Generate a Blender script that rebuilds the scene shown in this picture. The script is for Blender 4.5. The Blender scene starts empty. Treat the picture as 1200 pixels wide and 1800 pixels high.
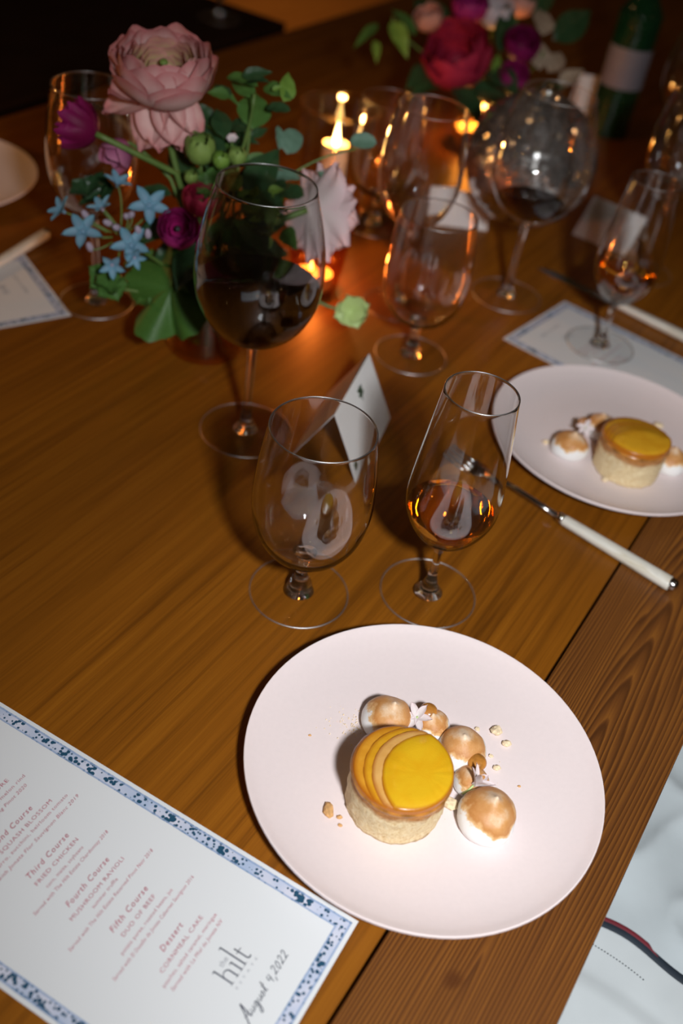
import bpy, math, random
from mathutils import Vector, Matrix, Euler, noise
random.seed(7)
R_ = math.radians
scene = bpy.context.scene
C = scene.collection

# ------------------------------------------------------------------ camera
CAM_H = 0.6
FPX = 1757.9
CX = Vector((0.9842, 0.1152, 0.1342)).normalized()      # image right, in the world
CD = Vector((0.1769, -0.6410, -0.7469)).normalized()    # image down
CF = Vector((0.0, 0.7588, -0.6513)).normalized()        # view direction
CD = CF.cross(CX).normalized(); CX = CD.cross(CF).normalized()
cam = bpy.data.cameras.new('camera')
cam.sensor_fit = 'VERTICAL'; cam.sensor_height = 36.0; cam.sensor_width = 24.0
cam.lens = FPX / 1800.0 * 36.0
cam.clip_start = 0.02; cam.clip_end = 60
cam.dof.use_dof = True
cam.dof.focus_distance = 0.725
cam.dof.aperture_fstop = 3.4
cam.dof.aperture_blades = 0
camo = bpy.data.objects.new('camera', cam); C.objects.link(camo)
m3 = Matrix((CX, -CD, -CF)).transposed()
camo.matrix_world = Matrix.Translation((0, 0, CAM_H)) @ m3.to_4x4()
scene.camera = camo

# ------------------------------------------------------------------ world, flash, added room lights, exposure
w = bpy.data.worlds.new('dim_room'); scene.world = w; w.use_nodes = True
w.node_tree.nodes['Background'].inputs[0].default_value = (1.0, 0.55, 0.25, 1)
w.node_tree.nodes['Background'].inputs[1].default_value = 0.012
def area(name, loc, target, size, power, col, shape='DISK'):
    l = bpy.data.lights.new(name, 'AREA'); l.shape = shape; l.size = size; l.energy = power; l.color = col
    o = bpy.data.objects.new(name, l); C.objects.link(o); o.location = loc
    o.rotation_euler = (Vector(target) - Vector(loc)).to_track_quat('-Z', 'Y').to_euler()
    return o
def spot(name, loc, target, radius, power, col, size, blend):
    l = bpy.data.lights.new(name, 'SPOT'); l.shadow_soft_size = radius; l.energy = power; l.color = col
    l.spot_size = R_(size); l.spot_blend = blend
    o = bpy.data.objects.new(name, l); C.objects.link(o); o.location = loc
    o.rotation_euler = (Vector(target) - Vector(loc)).to_track_quat('-Z', 'Y').to_euler()
    l.cycles.is_caustics_light = name == 'camera_flash'
    return o
spot('camera_flash', (0.22, -0.13, 0.76), (0.25, 0.62, 0.0), 0.048, 39.0, (0.95, 0.97, 1.0), 90, 1.0)
spot('flash_tube', (0.22, -0.13, 0.76), (0.25, 0.62, 0.0), 0.048, 9.5, (0.95, 0.97, 1.0), 90, 1.0)   # same flash; this share also glints on the glassware
spot('floor_fill_spot', (-0.7, 4.6, 1.0), (-0.7, 4.6, -0.75), 0.06, 60.0, (1.0, 0.5, 0.18), 100, 0.6)  # unseen spot added to warm the floor beyond the table
for (bx, by, bz, e_, c_) in ((-1.1, 0.5, 1.3, 0.9, (1, .55, .25)), (0.9, 0.3, 1.5, 0.9, (1, .75, .5)), (-0.4, -0.6, 1.6, 0.9, (1, .85, .7)), (1.3, 1.5, 1.2, 1.0, (1, .55, .25)), (-1.3, 1.9, 1.4, 1.2, (1, .5, .2)), (0.5, 2.9, 1.5, 1.2, (1, .5, .2)), (-0.2, 1.5, 1.9, 1.4, (1, .55, .22)), (0.3, -1.2, 1.2, 0.7, (1, .8, .6))):
    l = bpy.data.lights.new('added_glint_light', 'POINT'); l.energy = e_; l.color = c_; l.shadow_soft_size = 0.022  # unseen points added for sparkle on the ball and glasses, plus dim fill
    o = bpy.data.objects.new('added_glint_light', l); C.objects.link(o); o.location = (bx, by, bz)
l = bpy.data.lights.new('candle_beyond_frame', 'POINT'); l.energy = 1.3; l.color = (1.0, 0.45, 0.12); l.shadow_soft_size = 0.008
o = bpy.data.objects.new('candle_beyond_frame', l); C.objects.link(o); o.location = (-0.80, 1.02, 0.20)
vs = scene.view_settings
vs.view_transform = 'Standard'; vs.look = 'None'; vs.exposure = 0.0; vs.gamma = 1.0; vs.use_curve_mapping = False
scene.cycles.max_bounces = 16; scene.cycles.transmission_bounces = 12
scene.cycles.transparent_max_bounces = 40; scene.cycles.glossy_bounces = 6; scene.cycles.diffuse_bounces = 3
scene.cycles.sample_clamp_indirect = 40.0
scene.cycles.caustics_reflective = False; scene.cycles.caustics_refractive = True

# ------------------------------------------------------------------ geometry helpers
def ray(px, py):
    return CX * ((px - 600) / FPX) + CD * ((py - 900) / FPX) + CF
def up(px, py, z=0.0):
    r = ray(px, py); t = (z - CAM_H) / r.z
    return Vector((0, 0, CAM_H)) + r * t
def at(px, py, Y):
    r = ray(px, py)
    return Vector((0, 0, CAM_H)) + r * (Y / r.y)
def newmesh(name, V, F, smooth=True, attr=None):
    me = bpy.data.meshes.new(name)
    me.from_pydata([tuple(v) for v in V], [], F); me.update()
    if smooth:
        me.polygons.foreach_set('use_smooth', [True] * len(me.polygons))
    if attr:
        a = me.attributes.new('pv', 'FLOAT', 'POINT'); a.data.foreach_set('value', attr)
    return me
def link(name, me, mat=None, parent=None, loc=(0, 0, 0), rot=(0, 0, 0), scale=None):
    o = bpy.data.objects.new(name, me); C.objects.link(o)
    if mat is not None and me is not None and not me.materials: me.materials.append(mat)
    o.parent = parent; o.location = loc; o.rotation_euler = rot
    if scale: o.scale = scale
    return o
def tag(o, label, cat, group=None):
    o['label'] = label; o['category'] = cat
    if group: o['group'] = group
    return o
def thing(name, label, cat, loc=(0, 0, 0), rotz=0.0, group=None):
    o = bpy.data.objects.new(name, None); C.objects.link(o); o.empty_display_size = 0.01
    o.location = loc; o.rotation_euler = (0, 0, rotz)
    return tag(o, label, cat, group)
def basis(z, ydir):
    z = Vector(z).normalized(); y = Vector(ydir); y = (y - z * y.dot(z)).normalized(); x = y.cross(z)
    return Matrix((x, y, z)).transposed()
def orient(o, z, ydir):
    o.rotation_euler = basis(z, ydir).to_euler()
def smoothpts(P, n=6, closed=False):
    out = []
    for i in range(len(P) - 1):
        p0 = P[max(i - 1, 0)]; p1 = P[i]; p2 = P[i + 1]; p3 = P[min(i + 2, len(P) - 1)]
        for k in range(n):
            t = k / n
            out.append(tuple(0.5 * (2 * b + (c - a) * t + (2 * a - 5 * b + 4 * c - d) * t * t + (-a + 3 * b - 3 * c + d) * t ** 3)
                             for a, b, c, d in zip(p0, p1, p2, p3)))
    out.append(tuple(P[-1])); return out
def lathe(P, seg=56, wob=None):
    V = []; F = []; rings = []
    for (r, z) in P:
        if r < 1e-6:
            rings.append([len(V)]); V.append((0, 0, z))
        else:
            rings.append(list(range(len(V), len(V) + seg)))
            for k in range(seg):
                a = 2 * math.pi * k / seg
                V.append((r * math.cos(a), r * math.sin(a), z))
    for i in range(len(rings) - 1):
        A, B = rings[i], rings[i + 1]
        if len(A) == 1 and len(B) == 1: continue
        for k in range(seg):
            k2 = (k + 1) % seg
            if len(A) == 1: F.append((A[0], B[k2], B[k]))
            elif len(B) == 1: F.append((A[k], A[k2], B[0]))
            else: F.append((A[k], A[k2], B[k2], B[k]))
    return V, F
def tube(pts, r, seg=8, r2=None):
    V = []; F = []; n = len(pts); pts = [Vector(p) for p in pts]
    side = None
    for i, p in enumerate(pts):
        d = (pts[min(i + 1, n - 1)] - pts[max(i - 1, 0)]).normalized()
        if side is None: side = d.orthogonal().normalized()
        side = (side - d * side.dot(d)).normalized(); up_ = d.cross(side)
        rr = r if r2 is None else r + (r2 - r) * i / (n - 1)
        for k in range(seg):
            a = 2 * math.pi * k / seg
            V.append(p + side * (rr * math.cos(a)) + up_ * (rr * math.sin(a)))
    for i in range(n - 1):
        for k in range(seg):
            k2 = (k + 1) % seg
            F.append((i * seg + k, i * seg + k2, (i + 1) * seg + k2, (i + 1) * seg + k))
    F.append(tuple(range(seg - 1, -1, -1))); F.append(tuple(range((n - 1) * seg, n * seg)))
    return V, F
def bez(a, b, c, n=12):
    a, b, c = Vector(a), Vector(b), Vector(c)
    return [a * ((1 - t) ** 2) + b * (2 * t * (1 - t)) + c * (t * t) for t in [i / n for i in range(n + 1)]]
def box(x0, x1, y0, y1, z0, z1, bev=0.0):
    b = bev
    if b <= 0:
        V = [(x, y, z) for z in (z0, z1) for y in (y0, y1) for x in (x0, x1)]
        return V, [(0, 2, 3, 1), (4, 5, 7, 6), (0, 1, 5, 4), (2, 6, 7, 3), (0, 4, 6, 2), (1, 3, 7, 5)]
    V = []
    for z, ins in ((z0, 0), (z1 - b, 0), (z1 - b * .3, b * .3), (z1, b)):
        V += [(x0 + ins, y0 + ins, z), (x1 - ins, y0 + ins, z), (x1 - ins, y1 - ins, z), (x0 + ins, y1 - ins, z)]
    F = [(3, 2, 1, 0)]
    for i in range(3):
        for k in range(4):
            k2 = (k + 1) % 4
            F.append((i * 4 + k, i * 4 + k2, i * 4 + 4 + k2, i * 4 + 4 + k))
    F.append((12, 13, 14, 15)); return V, F
def merge(parts):
    V = []; F = []
    for v, f in parts:
        o = len(V); V += list(v); F += [tuple(i + o for i in q) for q in f]
    return V, F

# ------------------------------------------------------------------ materials
class NT:
    def __init__(s, name):
        s.m = bpy.data.materials.new(name); s.m.use_nodes = True; s.t = s.m.node_tree; s.t.nodes.clear()
        s.out = s.n('ShaderNodeOutputMaterial')
    def n(s, typ, **kw):
        nd = s.t.nodes.new(typ)
        for k, v in kw.items(): setattr(nd, k, v)
        return nd
    def l(s, a, b): s.t.links.new(a, b)
    def math(s, op, a, b=None, clamp=False):
        nd = s.n('ShaderNodeMath', operation=op); nd.use_clamp = clamp
        for i, v in enumerate((a, b)):
            if v is None: continue
            if isinstance(v, (int, float)): nd.inputs[i].default_value = v
            else: s.l(v, nd.inputs[i])
        return nd.outputs[0]
    def ramp(s, fac, stops, interp='LINEAR'):
        nd = s.n('ShaderNodeValToRGB'); cr = nd.color_ramp; cr.interpolation = interp
        while len(cr.elements) < len(stops): cr.elements.new(0.5)
        for e, (p, c) in zip(cr.elements, stops):
            e.position = p; e.color = (*c, 1) if len(c) == 3 else c
        s.l(fac, nd.inputs[0]); return nd.outputs[0]
    def mix(s, fac, a, b):
        nd = s.n('ShaderNodeMix', data_type='RGBA')
        for sock, v in ((nd.inputs[0], fac), (nd.inputs[6], a), (nd.inputs[7], b)):
            if isinstance(v, (int, float)): sock.default_value = v
            elif isinstance(v, tuple): sock.default_value = (*v, 1)
            else: s.l(v, sock)
        return nd.outputs[2]
    def noise(s, vec, scale, detail=3, rough=0.5, dist=0.0):
        nd = s.n('ShaderNodeTexNoise'); nd.inputs['Scale'].default_value = scale; nd.inputs['Detail'].default_value = detail
        nd.inputs['Roughness'].default_value = rough; nd.inputs['Distortion'].default_value = dist
        if vec is not None: s.l(vec, nd.inputs['Vector'])
        return nd.outputs[0]
    def obj(s): return s.n('ShaderNodeTexCoord').outputs['Object']
    def mapping(s, vec, scale=(1, 1, 1), loc=(0, 0, 0)):
        nd = s.n('ShaderNodeMapping'); nd.inputs['Scale'].default_value = scale; nd.inputs['Location'].default_value = loc
        s.l(vec, nd.inputs['Vector']); return nd.outputs[0]
    def princ(s, col, rough=0.5, metal=0.0, bump=None, bstr=0.3, bdist=0.001, **kw):
        p = s.n('ShaderNodeBsdfPrincipled')
        if isinstance(col, tuple): p.inputs['Base Color'].default_value = (*col, 1)
        else: s.l(col, p.inputs['Base Color'])
        if isinstance(rough, (int, float)): p.inputs['Roughness'].default_value = rough
        else: s.l(rough, p.inputs['Roughness'])
        p.inputs['Metallic'].default_value = metal
        for k, v in kw.items(): p.inputs[k.replace('_', ' ')].default_value = v
        if bump is not None:
            b = s.n('ShaderNodeBump'); b.inputs['Strength'].default_value = bstr; b.inputs['Distance'].default_value = bdist
            s.l(bump, b.inputs['Height']); s.l(b.outputs[0], p.inputs['Normal'])
        s.l(p.outputs[0], s.out.inputs[0]); s.p = p
        return s.m
def plain(name, col, rough=0.5, metal=0.0, var=0.15, nscale=60, bstr=0.0, bdist=0.0005, **kw):
    t = NT(name); v = t.obj(); nz = t.noise(v, nscale, 4)
    c2 = tuple(max(0, c * (1 - var)) for c in col); c3 = tuple(min(1, c * (1 + var)) for c in col)
    return t.princ(t.ramp(nz, [(0.3, c2), (0.7, c3)]), rough, metal, nz if bstr else None, bstr, bdist, **kw)

def wood(name, light, mid, dark, freq, contrast, bstr, knot=False, rough=0.42):
    t = NT(name); co = t.obj()
    oi = t.n('ShaderNodeObjectInfo')
    cmb = t.n('ShaderNodeCombineXYZ'); t.l(t.math('MULTIPLY', oi.outputs['Random'], 3.1), cmb.inputs[0]); t.l(t.math('MULTIPLY', oi.outputs['Random'], 37.0), cmb.inputs[1])
    av = t.n('ShaderNodeVectorMath', operation='ADD'); t.l(co, av.inputs[0]); t.l(cmb.outputs[0], av.inputs[1]); vec = av.outputs[0]
    sx = t.n('ShaderNodeSeparateXYZ'); t.l(co, sx.inputs[0])
    warp = t.math('MULTIPLY', t.math('SUBTRACT', t.noise(t.mapping(vec, (9, 1.1, 1)), 1.0, 2), 0.5), 0.05)
    fine = t.math('MULTIPLY', t.math('SUBTRACT', t.noise(t.mapping(vec, (60, 2.5, 1)), 1.0, 3), 0.5), 0.006)
    x = t.math('ADD', t.math('ADD', sx.outputs[0], warp), fine)
    zc = t.math('ADD', t.math('MULTIPLY', sx.outputs[1], 0.045), -0.012)
    r = t.math('SQRT', t.math('ADD', t.math('MULTIPLY', x, x), t.math('MULTIPLY', zc, zc)))
    ph = t.math('ADD', t.math('MULTIPLY', r, freq), t.math('MULTIPLY', t.noise(t.mapping(vec, (45, 0.8, 1)), 1.0, 2), 3.5))
    ring = t.math('FRACT', ph)
    ring = t.ramp(ring, [(0.0, (0.15,) * 3), (0.5, (0.5,) * 3), (0.82, (1.0,) * 3), (0.93, (0.55,) * 3), (1.0, (0.15,) * 3)])
    pores = t.noise(t.mapping(vec, (900, 14, 1)), 1.0, 3, 0.6)
    st1 = t.noise(t.mapping(vec, (150, 3.0, 1)), 1.0, 4, 0.65); st2 = t.noise(t.mapping(vec, (34, 1.1, 1)), 1.0, 3, 0.6, 0.4)
    streak = t.math('ADD', t.math('MULTIPLY', st1, 0.55), t.math('MULTIPLY', st2, 0.45))
    blotch = t.noise(t.mapping(vec, (7, 2.2, 1)), 1.0, 3)
    g = t.math('ADD', t.math('MULTIPLY', ring, contrast), t.math('MULTIPLY', streak, 1.0 - contrast))
    g = t.math('ADD', t.math('MULTIPLY', g, 0.75), t.math('MULTIPLY', pores, 0.25))
    col = t.ramp(g, [(0.33, light), (0.49, mid), (0.67, dark)])
    col = t.mix(t.ramp(blotch, [(0.35, (0, 0, 0)), (0.7, (0.55,) * 3)]), col, mid)
    col = t.mix(t.ramp(t.noise(t.mapping(vec, (3.2, 1.2, 1)), 1.0, 2), [(0.35, (0, 0, 0)), (0.68, (0.45,) * 3)]), col, dark)
    if knot:
        kv = t.mapping(co, (1, 0.8, 1), (0.008, -0.31 * 0.8, 0))
        ln = t.n('ShaderNodeVectorMath', operation='LENGTH'); t.l(kv, ln.inputs[0])
        kf = t.math('ADD', ln.outputs['Value'], t.math('MULTIPLY', t.noise(vec, 70, 3), 0.006))
        col = t.mix(t.ramp(t.math('MULTIPLY', kf, 30.0), [(0.0, (1, 1, 1)), (0.18, (0.85,) * 3), (0.30, (0, 0, 0))]), col, (0.085, 0.026, 0.006))
    h = t.math('SUBTRACT', t.math('MULTIPLY', pores, 0.4), t.math('MULTIPLY', ring, contrast))
    return t.princ(col, rough, 0.0, h, bstr, 0.0006, Specular_IOR_Level=0.28)
M = {}
M['edge_wood'] = wood('brushed_edge_wood', (0.36, 0.135, 0.020), (0.17, 0.058, 0.012), (0.065, 0.022, 0.006), 400, 0.5, 0.6, True)
M['wood'] = wood('oiled_wood', (0.36, 0.130, 0.009), (0.255, 0.083, 0.005), (0.085, 0.025, 0.0016), 60, 0.13, 0.18)
M['under_wood'] = plain('table_underside_wood', (0.12, 0.05, 0.015), 0.6)
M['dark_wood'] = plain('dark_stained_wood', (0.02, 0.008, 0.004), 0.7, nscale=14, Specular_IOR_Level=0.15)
M['floor'] = wood('floor_boards', (0.4, 0.2, 0.05), (0.3, 0.14, 0.03), (0.17, 0.07, 0.015), 90, 0.2, 0.1, rough=0.5)

def thin_glass(name, tint=(1, 1, 1), f0=0.045, k=0.95, rough=0.0, ex=3.6):
    t = NT(name)
    lw = t.n('ShaderNodeLayerWeight'); lw.inputs[0].default_value = 0.5
    f = t.math('ADD', t.math('MULTIPLY', t.math('POWER', lw.outputs['Facing'], ex), k - f0), f0, True)
    tr = t.n('ShaderNodeBsdfTransparent'); tr.inputs[0].default_value = (*tint, 1)
    gl = t.n('ShaderNodeBsdfGlossy')
    gl.inputs['Roughness'].default_value = rough; gl.inputs['Color'].default_value = (1, 1, 1, 1)
    mx = t.n('ShaderNodeMixShader'); t.l(f, mx.inputs[0]); t.l(tr.outputs[0], mx.inputs[1]); t.l(gl.outputs[0], mx.inputs[2])
    t.l(mx.outputs[0], t.out.inputs[0]); return t.m
M['cup_glass'] = thin_glass('candle_cup_glass', (0.985, 0.985, 0.98), 0.03, 0.9, 0.0)
M['foot_glass'] = thin_glass('glass_foot', (0.992, 0.992, 0.99), 0.02, 0.6, 0.02, 5.5)
M['amber_glass'] = thin_glass('amber_glass', (0.975, 0.80, 0.50), 0.05, 0.8, 0.02)
M['rose_glass'] = thin_glass('rose_amber_glass', (0.93, 0.66, 0.46), 0.05, 0.8, 0.02)
def glass(name, col, ior=1.5, rough=0.0):
    t = NT(name); g = t.n('ShaderNodeBsdfGlass'); g.inputs['Color'].default_value = (*col, 1)
    g.inputs['IOR'].default_value = ior; g.inputs['Roughness'].default_value = rough
    t.l(g.outputs[0], t.out.inputs[0]); return t.m
M['stem_glass'] = glass('solid_stem_glass', (0.985, 0.985, 0.985))
def bowl_glass():
    m = glass('blown_bowl_glass', (0.99, 0.99, 0.99), 1.48); nt_ = m.node_tree
    out = [n for n in nt_.nodes if n.type == 'OUTPUT_MATERIAL'][0]; src = out.inputs[0].links[0].from_socket
    g = nt_.nodes.new('ShaderNodeBsdfGlossy'); g.inputs['Roughness'].default_value = 0.11
    mx = nt_.nodes.new('ShaderNodeMixShader'); mx.inputs[0].default_value = 0.03
    nt_.links.new(src, mx.inputs[1]); nt_.links.new(g.outputs[0], mx.inputs[2]); nt_.links.new(mx.outputs[0], out.inputs[0]); return m
M['bowl_glass'] = bowl_glass()
def glint_ring_mat():  # pale gloss standing in for the bright highlight along glass edges
    t = NT('edge_highlight_gloss'); gl = t.n('ShaderNodeBsdfGlossy'); gl.inputs['Roughness'].default_value = 0.42; gl.inputs['Color'].default_value = (0.9, 0.9, 0.9, 1)
    tr = t.n('ShaderNodeBsdfTransparent'); mx = t.n('ShaderNodeMixShader'); mx.inputs[0].default_value = 0.24
    t.l(tr.outputs[0], mx.inputs[1]); t.l(gl.outputs[0], mx.inputs[2]); t.l(mx.outputs[0], t.out.inputs[0]); return t.m
M['glint_ring'] = glint_ring_mat()
M['amber_wine'] = glass('amber_dessert_wine', (0.93, 0.60, 0.20), 1.34)
M['red_wine'] = plain('red_wine', (0.006, 0.0012, 0.0012), 0.02, Specular_IOR_Level=0.16)
M['plate'] = plain('blush_stoneware', (0.80, 0.69, 0.675), 0.42, var=0.012, nscale=300, bstr=0.04, Specular_IOR_Level=0.35)
M['cake'] = None
M['steel'] = plain('polished_steel', (0.62, 0.6, 0.58), 0.16, 1.0, 0.05)
M['brass'] = plain('warm_steel', (0.75, 0.55, 0.3), 0.2, 1.0, 0.05)

def cake_mat():
    t = NT('cornmeal_cake_crumb'); v = t.obj(); nz = t.noise(v, 420, 5, 0.7); n2 = t.noise(v, 60, 3)
    sx = t.n('ShaderNodeSeparateXYZ'); t.l(v, sx.inputs[0])
    hz = t.math('ADD', sx.outputs[2], t.math('MULTIPLY', n2, 0.012))
    base = t.ramp(nz, [(0.3, (0.62, 0.42, 0.19)), (0.5, (0.80, 0.63, 0.36)), (0.7, (0.86, 0.74, 0.50))])
    soaked = t.ramp(nz, [(0.3, (0.30, 0.10, 0.02)), (0.7, (0.62, 0.29, 0.08))])
    col = t.mix(t.ramp(t.math('MULTIPLY', hz, 20.0), [(0.64, (0, 0, 0)), (0.74, (1, 1, 1))]), base, soaked)
    return t.princ(col, 0.75, 0, nz, 0.8, 0.0012)
M['cake'] = cake_mat()
def peach_mat(name, a, b):
    t = NT(name); v = t.obj(); nz = t.noise(t.mapping(v, (60, 60, 10)), 1.2, 3); n2 = t.noise(v, 900, 2)
    at_ = t.n('ShaderNodeAttribute'); at_.attribute_name = 'pv'
    col = t.mix(t.ramp(at_.outputs['Fac'], [(0.90, (0, 0, 0)), (0.985, (0.85,) * 3)]), t.ramp(nz, [(0.35, a), (0.65, b)]), (0.42, 0.11, 0.006))
    return t.princ(col, 0.3, 0, n2, 0.3, 0.0004, Coat_Weight=0.25, Coat_Roughness=0.15)
M['peach'] = [peach_mat('peach_slice_deep', (0.52, 0.17, 0.008), (0.62, 0.24, 0.012)),
              peach_mat('peach_slice_gold', (0.66, 0.30, 0.012), (0.74, 0.38, 0.02)),
              peach_mat('peach_slice_amber', (0.60, 0.24, 0.012), (0.72, 0.33, 0.03)),
              peach_mat('peach_slice_pale', (0.70, 0.36, 0.09), (0.76, 0.44, 0.14)),
              peach_mat('peach_slice_yellow', (0.70, 0.36, 0.008), (0.72, 0.42, 0.012))]
M['caramel'] = plain('caramel_glaze', (0.42, 0.17, 0.03), 0.25, var=0.45, nscale=120, Coat_Weight=0.2)
def meringue_mat():
    t = NT('torched_meringue'); v = t.obj(); sx = t.n('ShaderNodeSeparateXYZ'); t.l(v, sx.inputs[0])
    oi = t.n('ShaderNodeObjectInfo'); av = t.n('ShaderNodeVectorMath', operation='ADD'); t.l(v, av.inputs[0])
    cm = t.n('ShaderNodeCombineXYZ'); t.l(oi.outputs['Random'], cm.inputs[0]); t.l(cm.outputs[0], av.inputs[1])
    n1 = t.noise(av.outputs[0], 90, 3); n2 = t.noise(av.outputs[0], 700, 4, 0.7)
    h = t.math('ADD', sx.outputs[2], t.math('MULTIPLY', t.math('SUBTRACT', n1, 0.5), 0.018))
    h = t.math('ADD', h, t.math('MULTIPLY', t.math('SUBTRACT', n2, 0.5), 0.004))
    col = t.ramp(t.math('MULTIPLY', h, 30.0), [(0.36, (0.86, 0.85, 0.83)), (0.41, (0.76, 0.48, 0.22)), (0.50, (0.52, 0.22, 0.06)), (0.63, (0.62, 0.31, 0.11)), (0.78, (0.78, 0.60, 0.42))])
    return t.princ(col, 0.45, 0, n2, 0.3, 0.0006, Specular_IOR_Level=0.4)
M['meringue'] = meringue_mat()
M['crumb'] = plain('cake_crumb', (0.78, 0.62, 0.40), 0.8, var=0.2, nscale=500, bstr=0.6)
M['toast_crumb'] = plain('toasted_crumb', (0.62, 0.34, 0.13), 0.7, var=0.25, nscale=500, bstr=0.5)
def petal_mat(name, base, edge, rough=0.55, p0=0.35, p1=1.0, trans=0.25):
    t = NT(name); at_ = t.n('ShaderNodeAttribute'); at_.attribute_name = 'pv'
    nz = t.noise(t.obj(), 90, 3)
    f = t.math('ADD', at_.outputs['Fac'], t.math('MULTIPLY', t.math('SUBTRACT', nz, 0.5), 0.25))
    col = t.ramp(f, [(p0, base), (p1, edge)])
    m = t.princ(col, rough, Specular_IOR_Level=0.3)
    if trans:
        tl = t.n('ShaderNodeBsdfTranslucent'); t.l(col, tl.inputs[0])
        mx = t.n('ShaderNodeMixShader'); mx.inputs[0].default_value = trans
        t.l(t.p.outputs[0], mx.inputs[1]); t.l(tl.outputs[0], mx.inputs[2]); t.l(mx.outputs[0], t.out.inputs[0])
    return m
M['pink'] = petal_mat('pale_pink_petal', (0.88, 0.58, 0.54), (0.66, 0.25, 0.25), p0=0.62)
M['pink_inner'] = petal_mat('inner_pink_petal', (0.66, 0.52, 0.26), (0.78, 0.41, 0.36), p0=0.5, p1=0.95)
M['magenta'] = petal_mat('magenta_petal', (0.36, 0.01, 0.13), (0.48, 0.035, 0.23))
M['deep_magenta'] = petal_mat('deep_magenta_petal', (0.20, 0.004, 0.06), (0.34, 0.015, 0.14))
M['mauve'] = petal_mat('mauve_petal', (0.45, 0.12, 0.25), (0.58, 0.22, 0.36))
M['red_petal'] = petal_mat('coral_red_petal', (0.40, 0.015, 0.05), (0.55, 0.04, 0.10))
M['blush'] = petal_mat('blush_white_petal', (0.78, 0.66, 0.64), (0.76, 0.55, 0.57))
M['white_petal'] = petal_mat('white_petal', (0.85, 0.80, 0.78), (0.84, 0.70, 0.72))
M['blue_petal'] = petal_mat('sky_blue_petal', (0.24, 0.41, 0.55), (0.15, 0.37, 0.47))
M['lilac_petal'] = petal_mat('lilac_bud', (0.50, 0.42, 0.52), (0.36, 0.38, 0.60))
M['peach_petal'] = petal_mat('peach_petal', (0.7, 0.35, 0.25), (0.75, 0.4, 0.33))
def leafm(name, a, b, rough=0.42):
    t = NT(name); nz = t.noise(t.obj(), 45, 4)
    return t.princ(t.ramp(nz, [(0.3, a), (0.7, b)]), rough, 0, nz, 0.25, 0.001, Specular_IOR_Level=0.4)
M['leaf'] = leafm('green_leaf', (0.05, 0.12, 0.025), (0.09, 0.20, 0.04))
M['dark_leaf'] = leafm('dark_green_leaf', (0.018, 0.05, 0.02), (0.035, 0.085, 0.03), 0.32)
M['bright_leaf'] = leafm('bright_green_leaf', (0.10, 0.22, 0.03), (0.20, 0.32, 0.05), 0.5)
M['euc_leaf'] = leafm('eucalyptus_leaf', (0.09, 0.17, 0.12), (0.14, 0.25, 0.17), 0.55)
M['vein_leaf'] = leafm('lobed_leaf', (0.035, 0.10, 0.014), (0.06, 0.15, 0.024), 0.5)
M['pale_leaf'] = leafm('pale_green_bract', (0.42, 0.55, 0.18), (0.52, 0.64, 0.28), 0.5)
M['bud'] = leafm('green_bud', (0.13, 0.22, 0.04), (0.25, 0.35, 0.08), 0.62)
M['stem'] = leafm('flower_stem', (0.08, 0.15, 0.03), (0.14, 0.22, 0.05), 0.45)
M['twig'] = plain('dark_twig', (0.05, 0.04, 0.02), 0.6)
M['dry'] = leafm('dried_pale_leaf', (0.34, 0.24, 0.16), (0.48, 0.38, 0.28), 0.7)
M['black'] = plain('flower_dark_centre', (0.01, 0.006, 0.008), 0.5)
M['card'] = plain('white_card', (0.80, 0.79, 0.77), 0.6, var=0.02)
M['ink_pink'] = plain('rose_ink', (0.42, 0.10, 0.14), 0.7)
M['ink_navy'] = plain('navy_ink', (0.012, 0.02, 0.05), 0.7)
M['ink_grey'] = plain('grey_ink', (0.32, 0.33, 0.36), 0.7)
M['ink_green'] = plain('green_ink', (0.03, 0.06, 0.02), 0.7)
M['wax'] = plain('candle_wax', (0.82, 0.62, 0.38), 0.5, var=0.05, Subsurface_Weight=0.0)
M['wick'] = plain('wick', (0.01, 0.008, 0.006), 0.8)
def emit(name, col, s):
    t = NT(name); e = t.n('ShaderNodeEmission'); e.inputs[0].default_value = (*col, 1); e.inputs[1].default_value = s
    t.l(e.outputs[0], t.out.inputs[0]); return t.m
M['flame'] = emit('candle_flame', (1.0, 0.55, 0.16), 26.0)
def mirror_mat():
    t = NT('mirror_tile'); a_ = t.n('ShaderNodeAttribute'); a_.attribute_name = 'pv'
    col = t.ramp(a_.outputs['Fac'], [(0.0, (0.45, 0.42, 0.40)), (1.0, (0.92, 0.92, 0.94))])
    ro = t.math('ADD', t.math('MULTIPLY', a_.outputs['Fac'], -0.24), 0.28)
    return t.princ(col, ro, 0.86)
M['mirror'] = mirror_mat()
M['grout'] = plain('ball_grout', (0.05, 0.045, 0.04), 0.6)
M['bottle'] = plain('dark_green_bottle_glass', (0.006, 0.035, 0.012), 0.06, Coat_Weight=0.3)
M['bottle_label'] = plain('bottle_label', (0.2, 0.18, 0.2), 0.6, var=0.05)
M['foil'] = plain('bottle_foil', (0.01, 0.02, 0.012), 0.3)
M['linen'] = None
def linen(name, col):
    t = NT(name); v = t.obj()
    wv = t.n('ShaderNodeTexWave'); wv.inputs['Scale'].default_value = 500; t.l(v, wv.inputs['Vector'])
    nz = t.noise(v, 25, 3)
    c2 = tuple(c * 0.93 for c in col)
    return t.princ(t.ramp(nz, [(0.3, c2), (0.7, col)]), 0.8, 0, t.math('ADD', wv.outputs[1], t.math('MULTIPLY', nz, 2.0)), 0.12, 0.001, Specular_IOR_Level=0.2)
M['linen'] = linen('white_linen', (0.66, 0.71, 0.72))
M['seat_cloth'] = linen('pale_seat_fabric', (0.60, 0.665, 0.685))
M['navy_trim'] = plain('navy_trim', (0.012, 0.022, 0.035), 0.7)
M['red_trim'] = plain('dark_red_trim', (0.16, 0.008, 0.018), 0.7)
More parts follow.
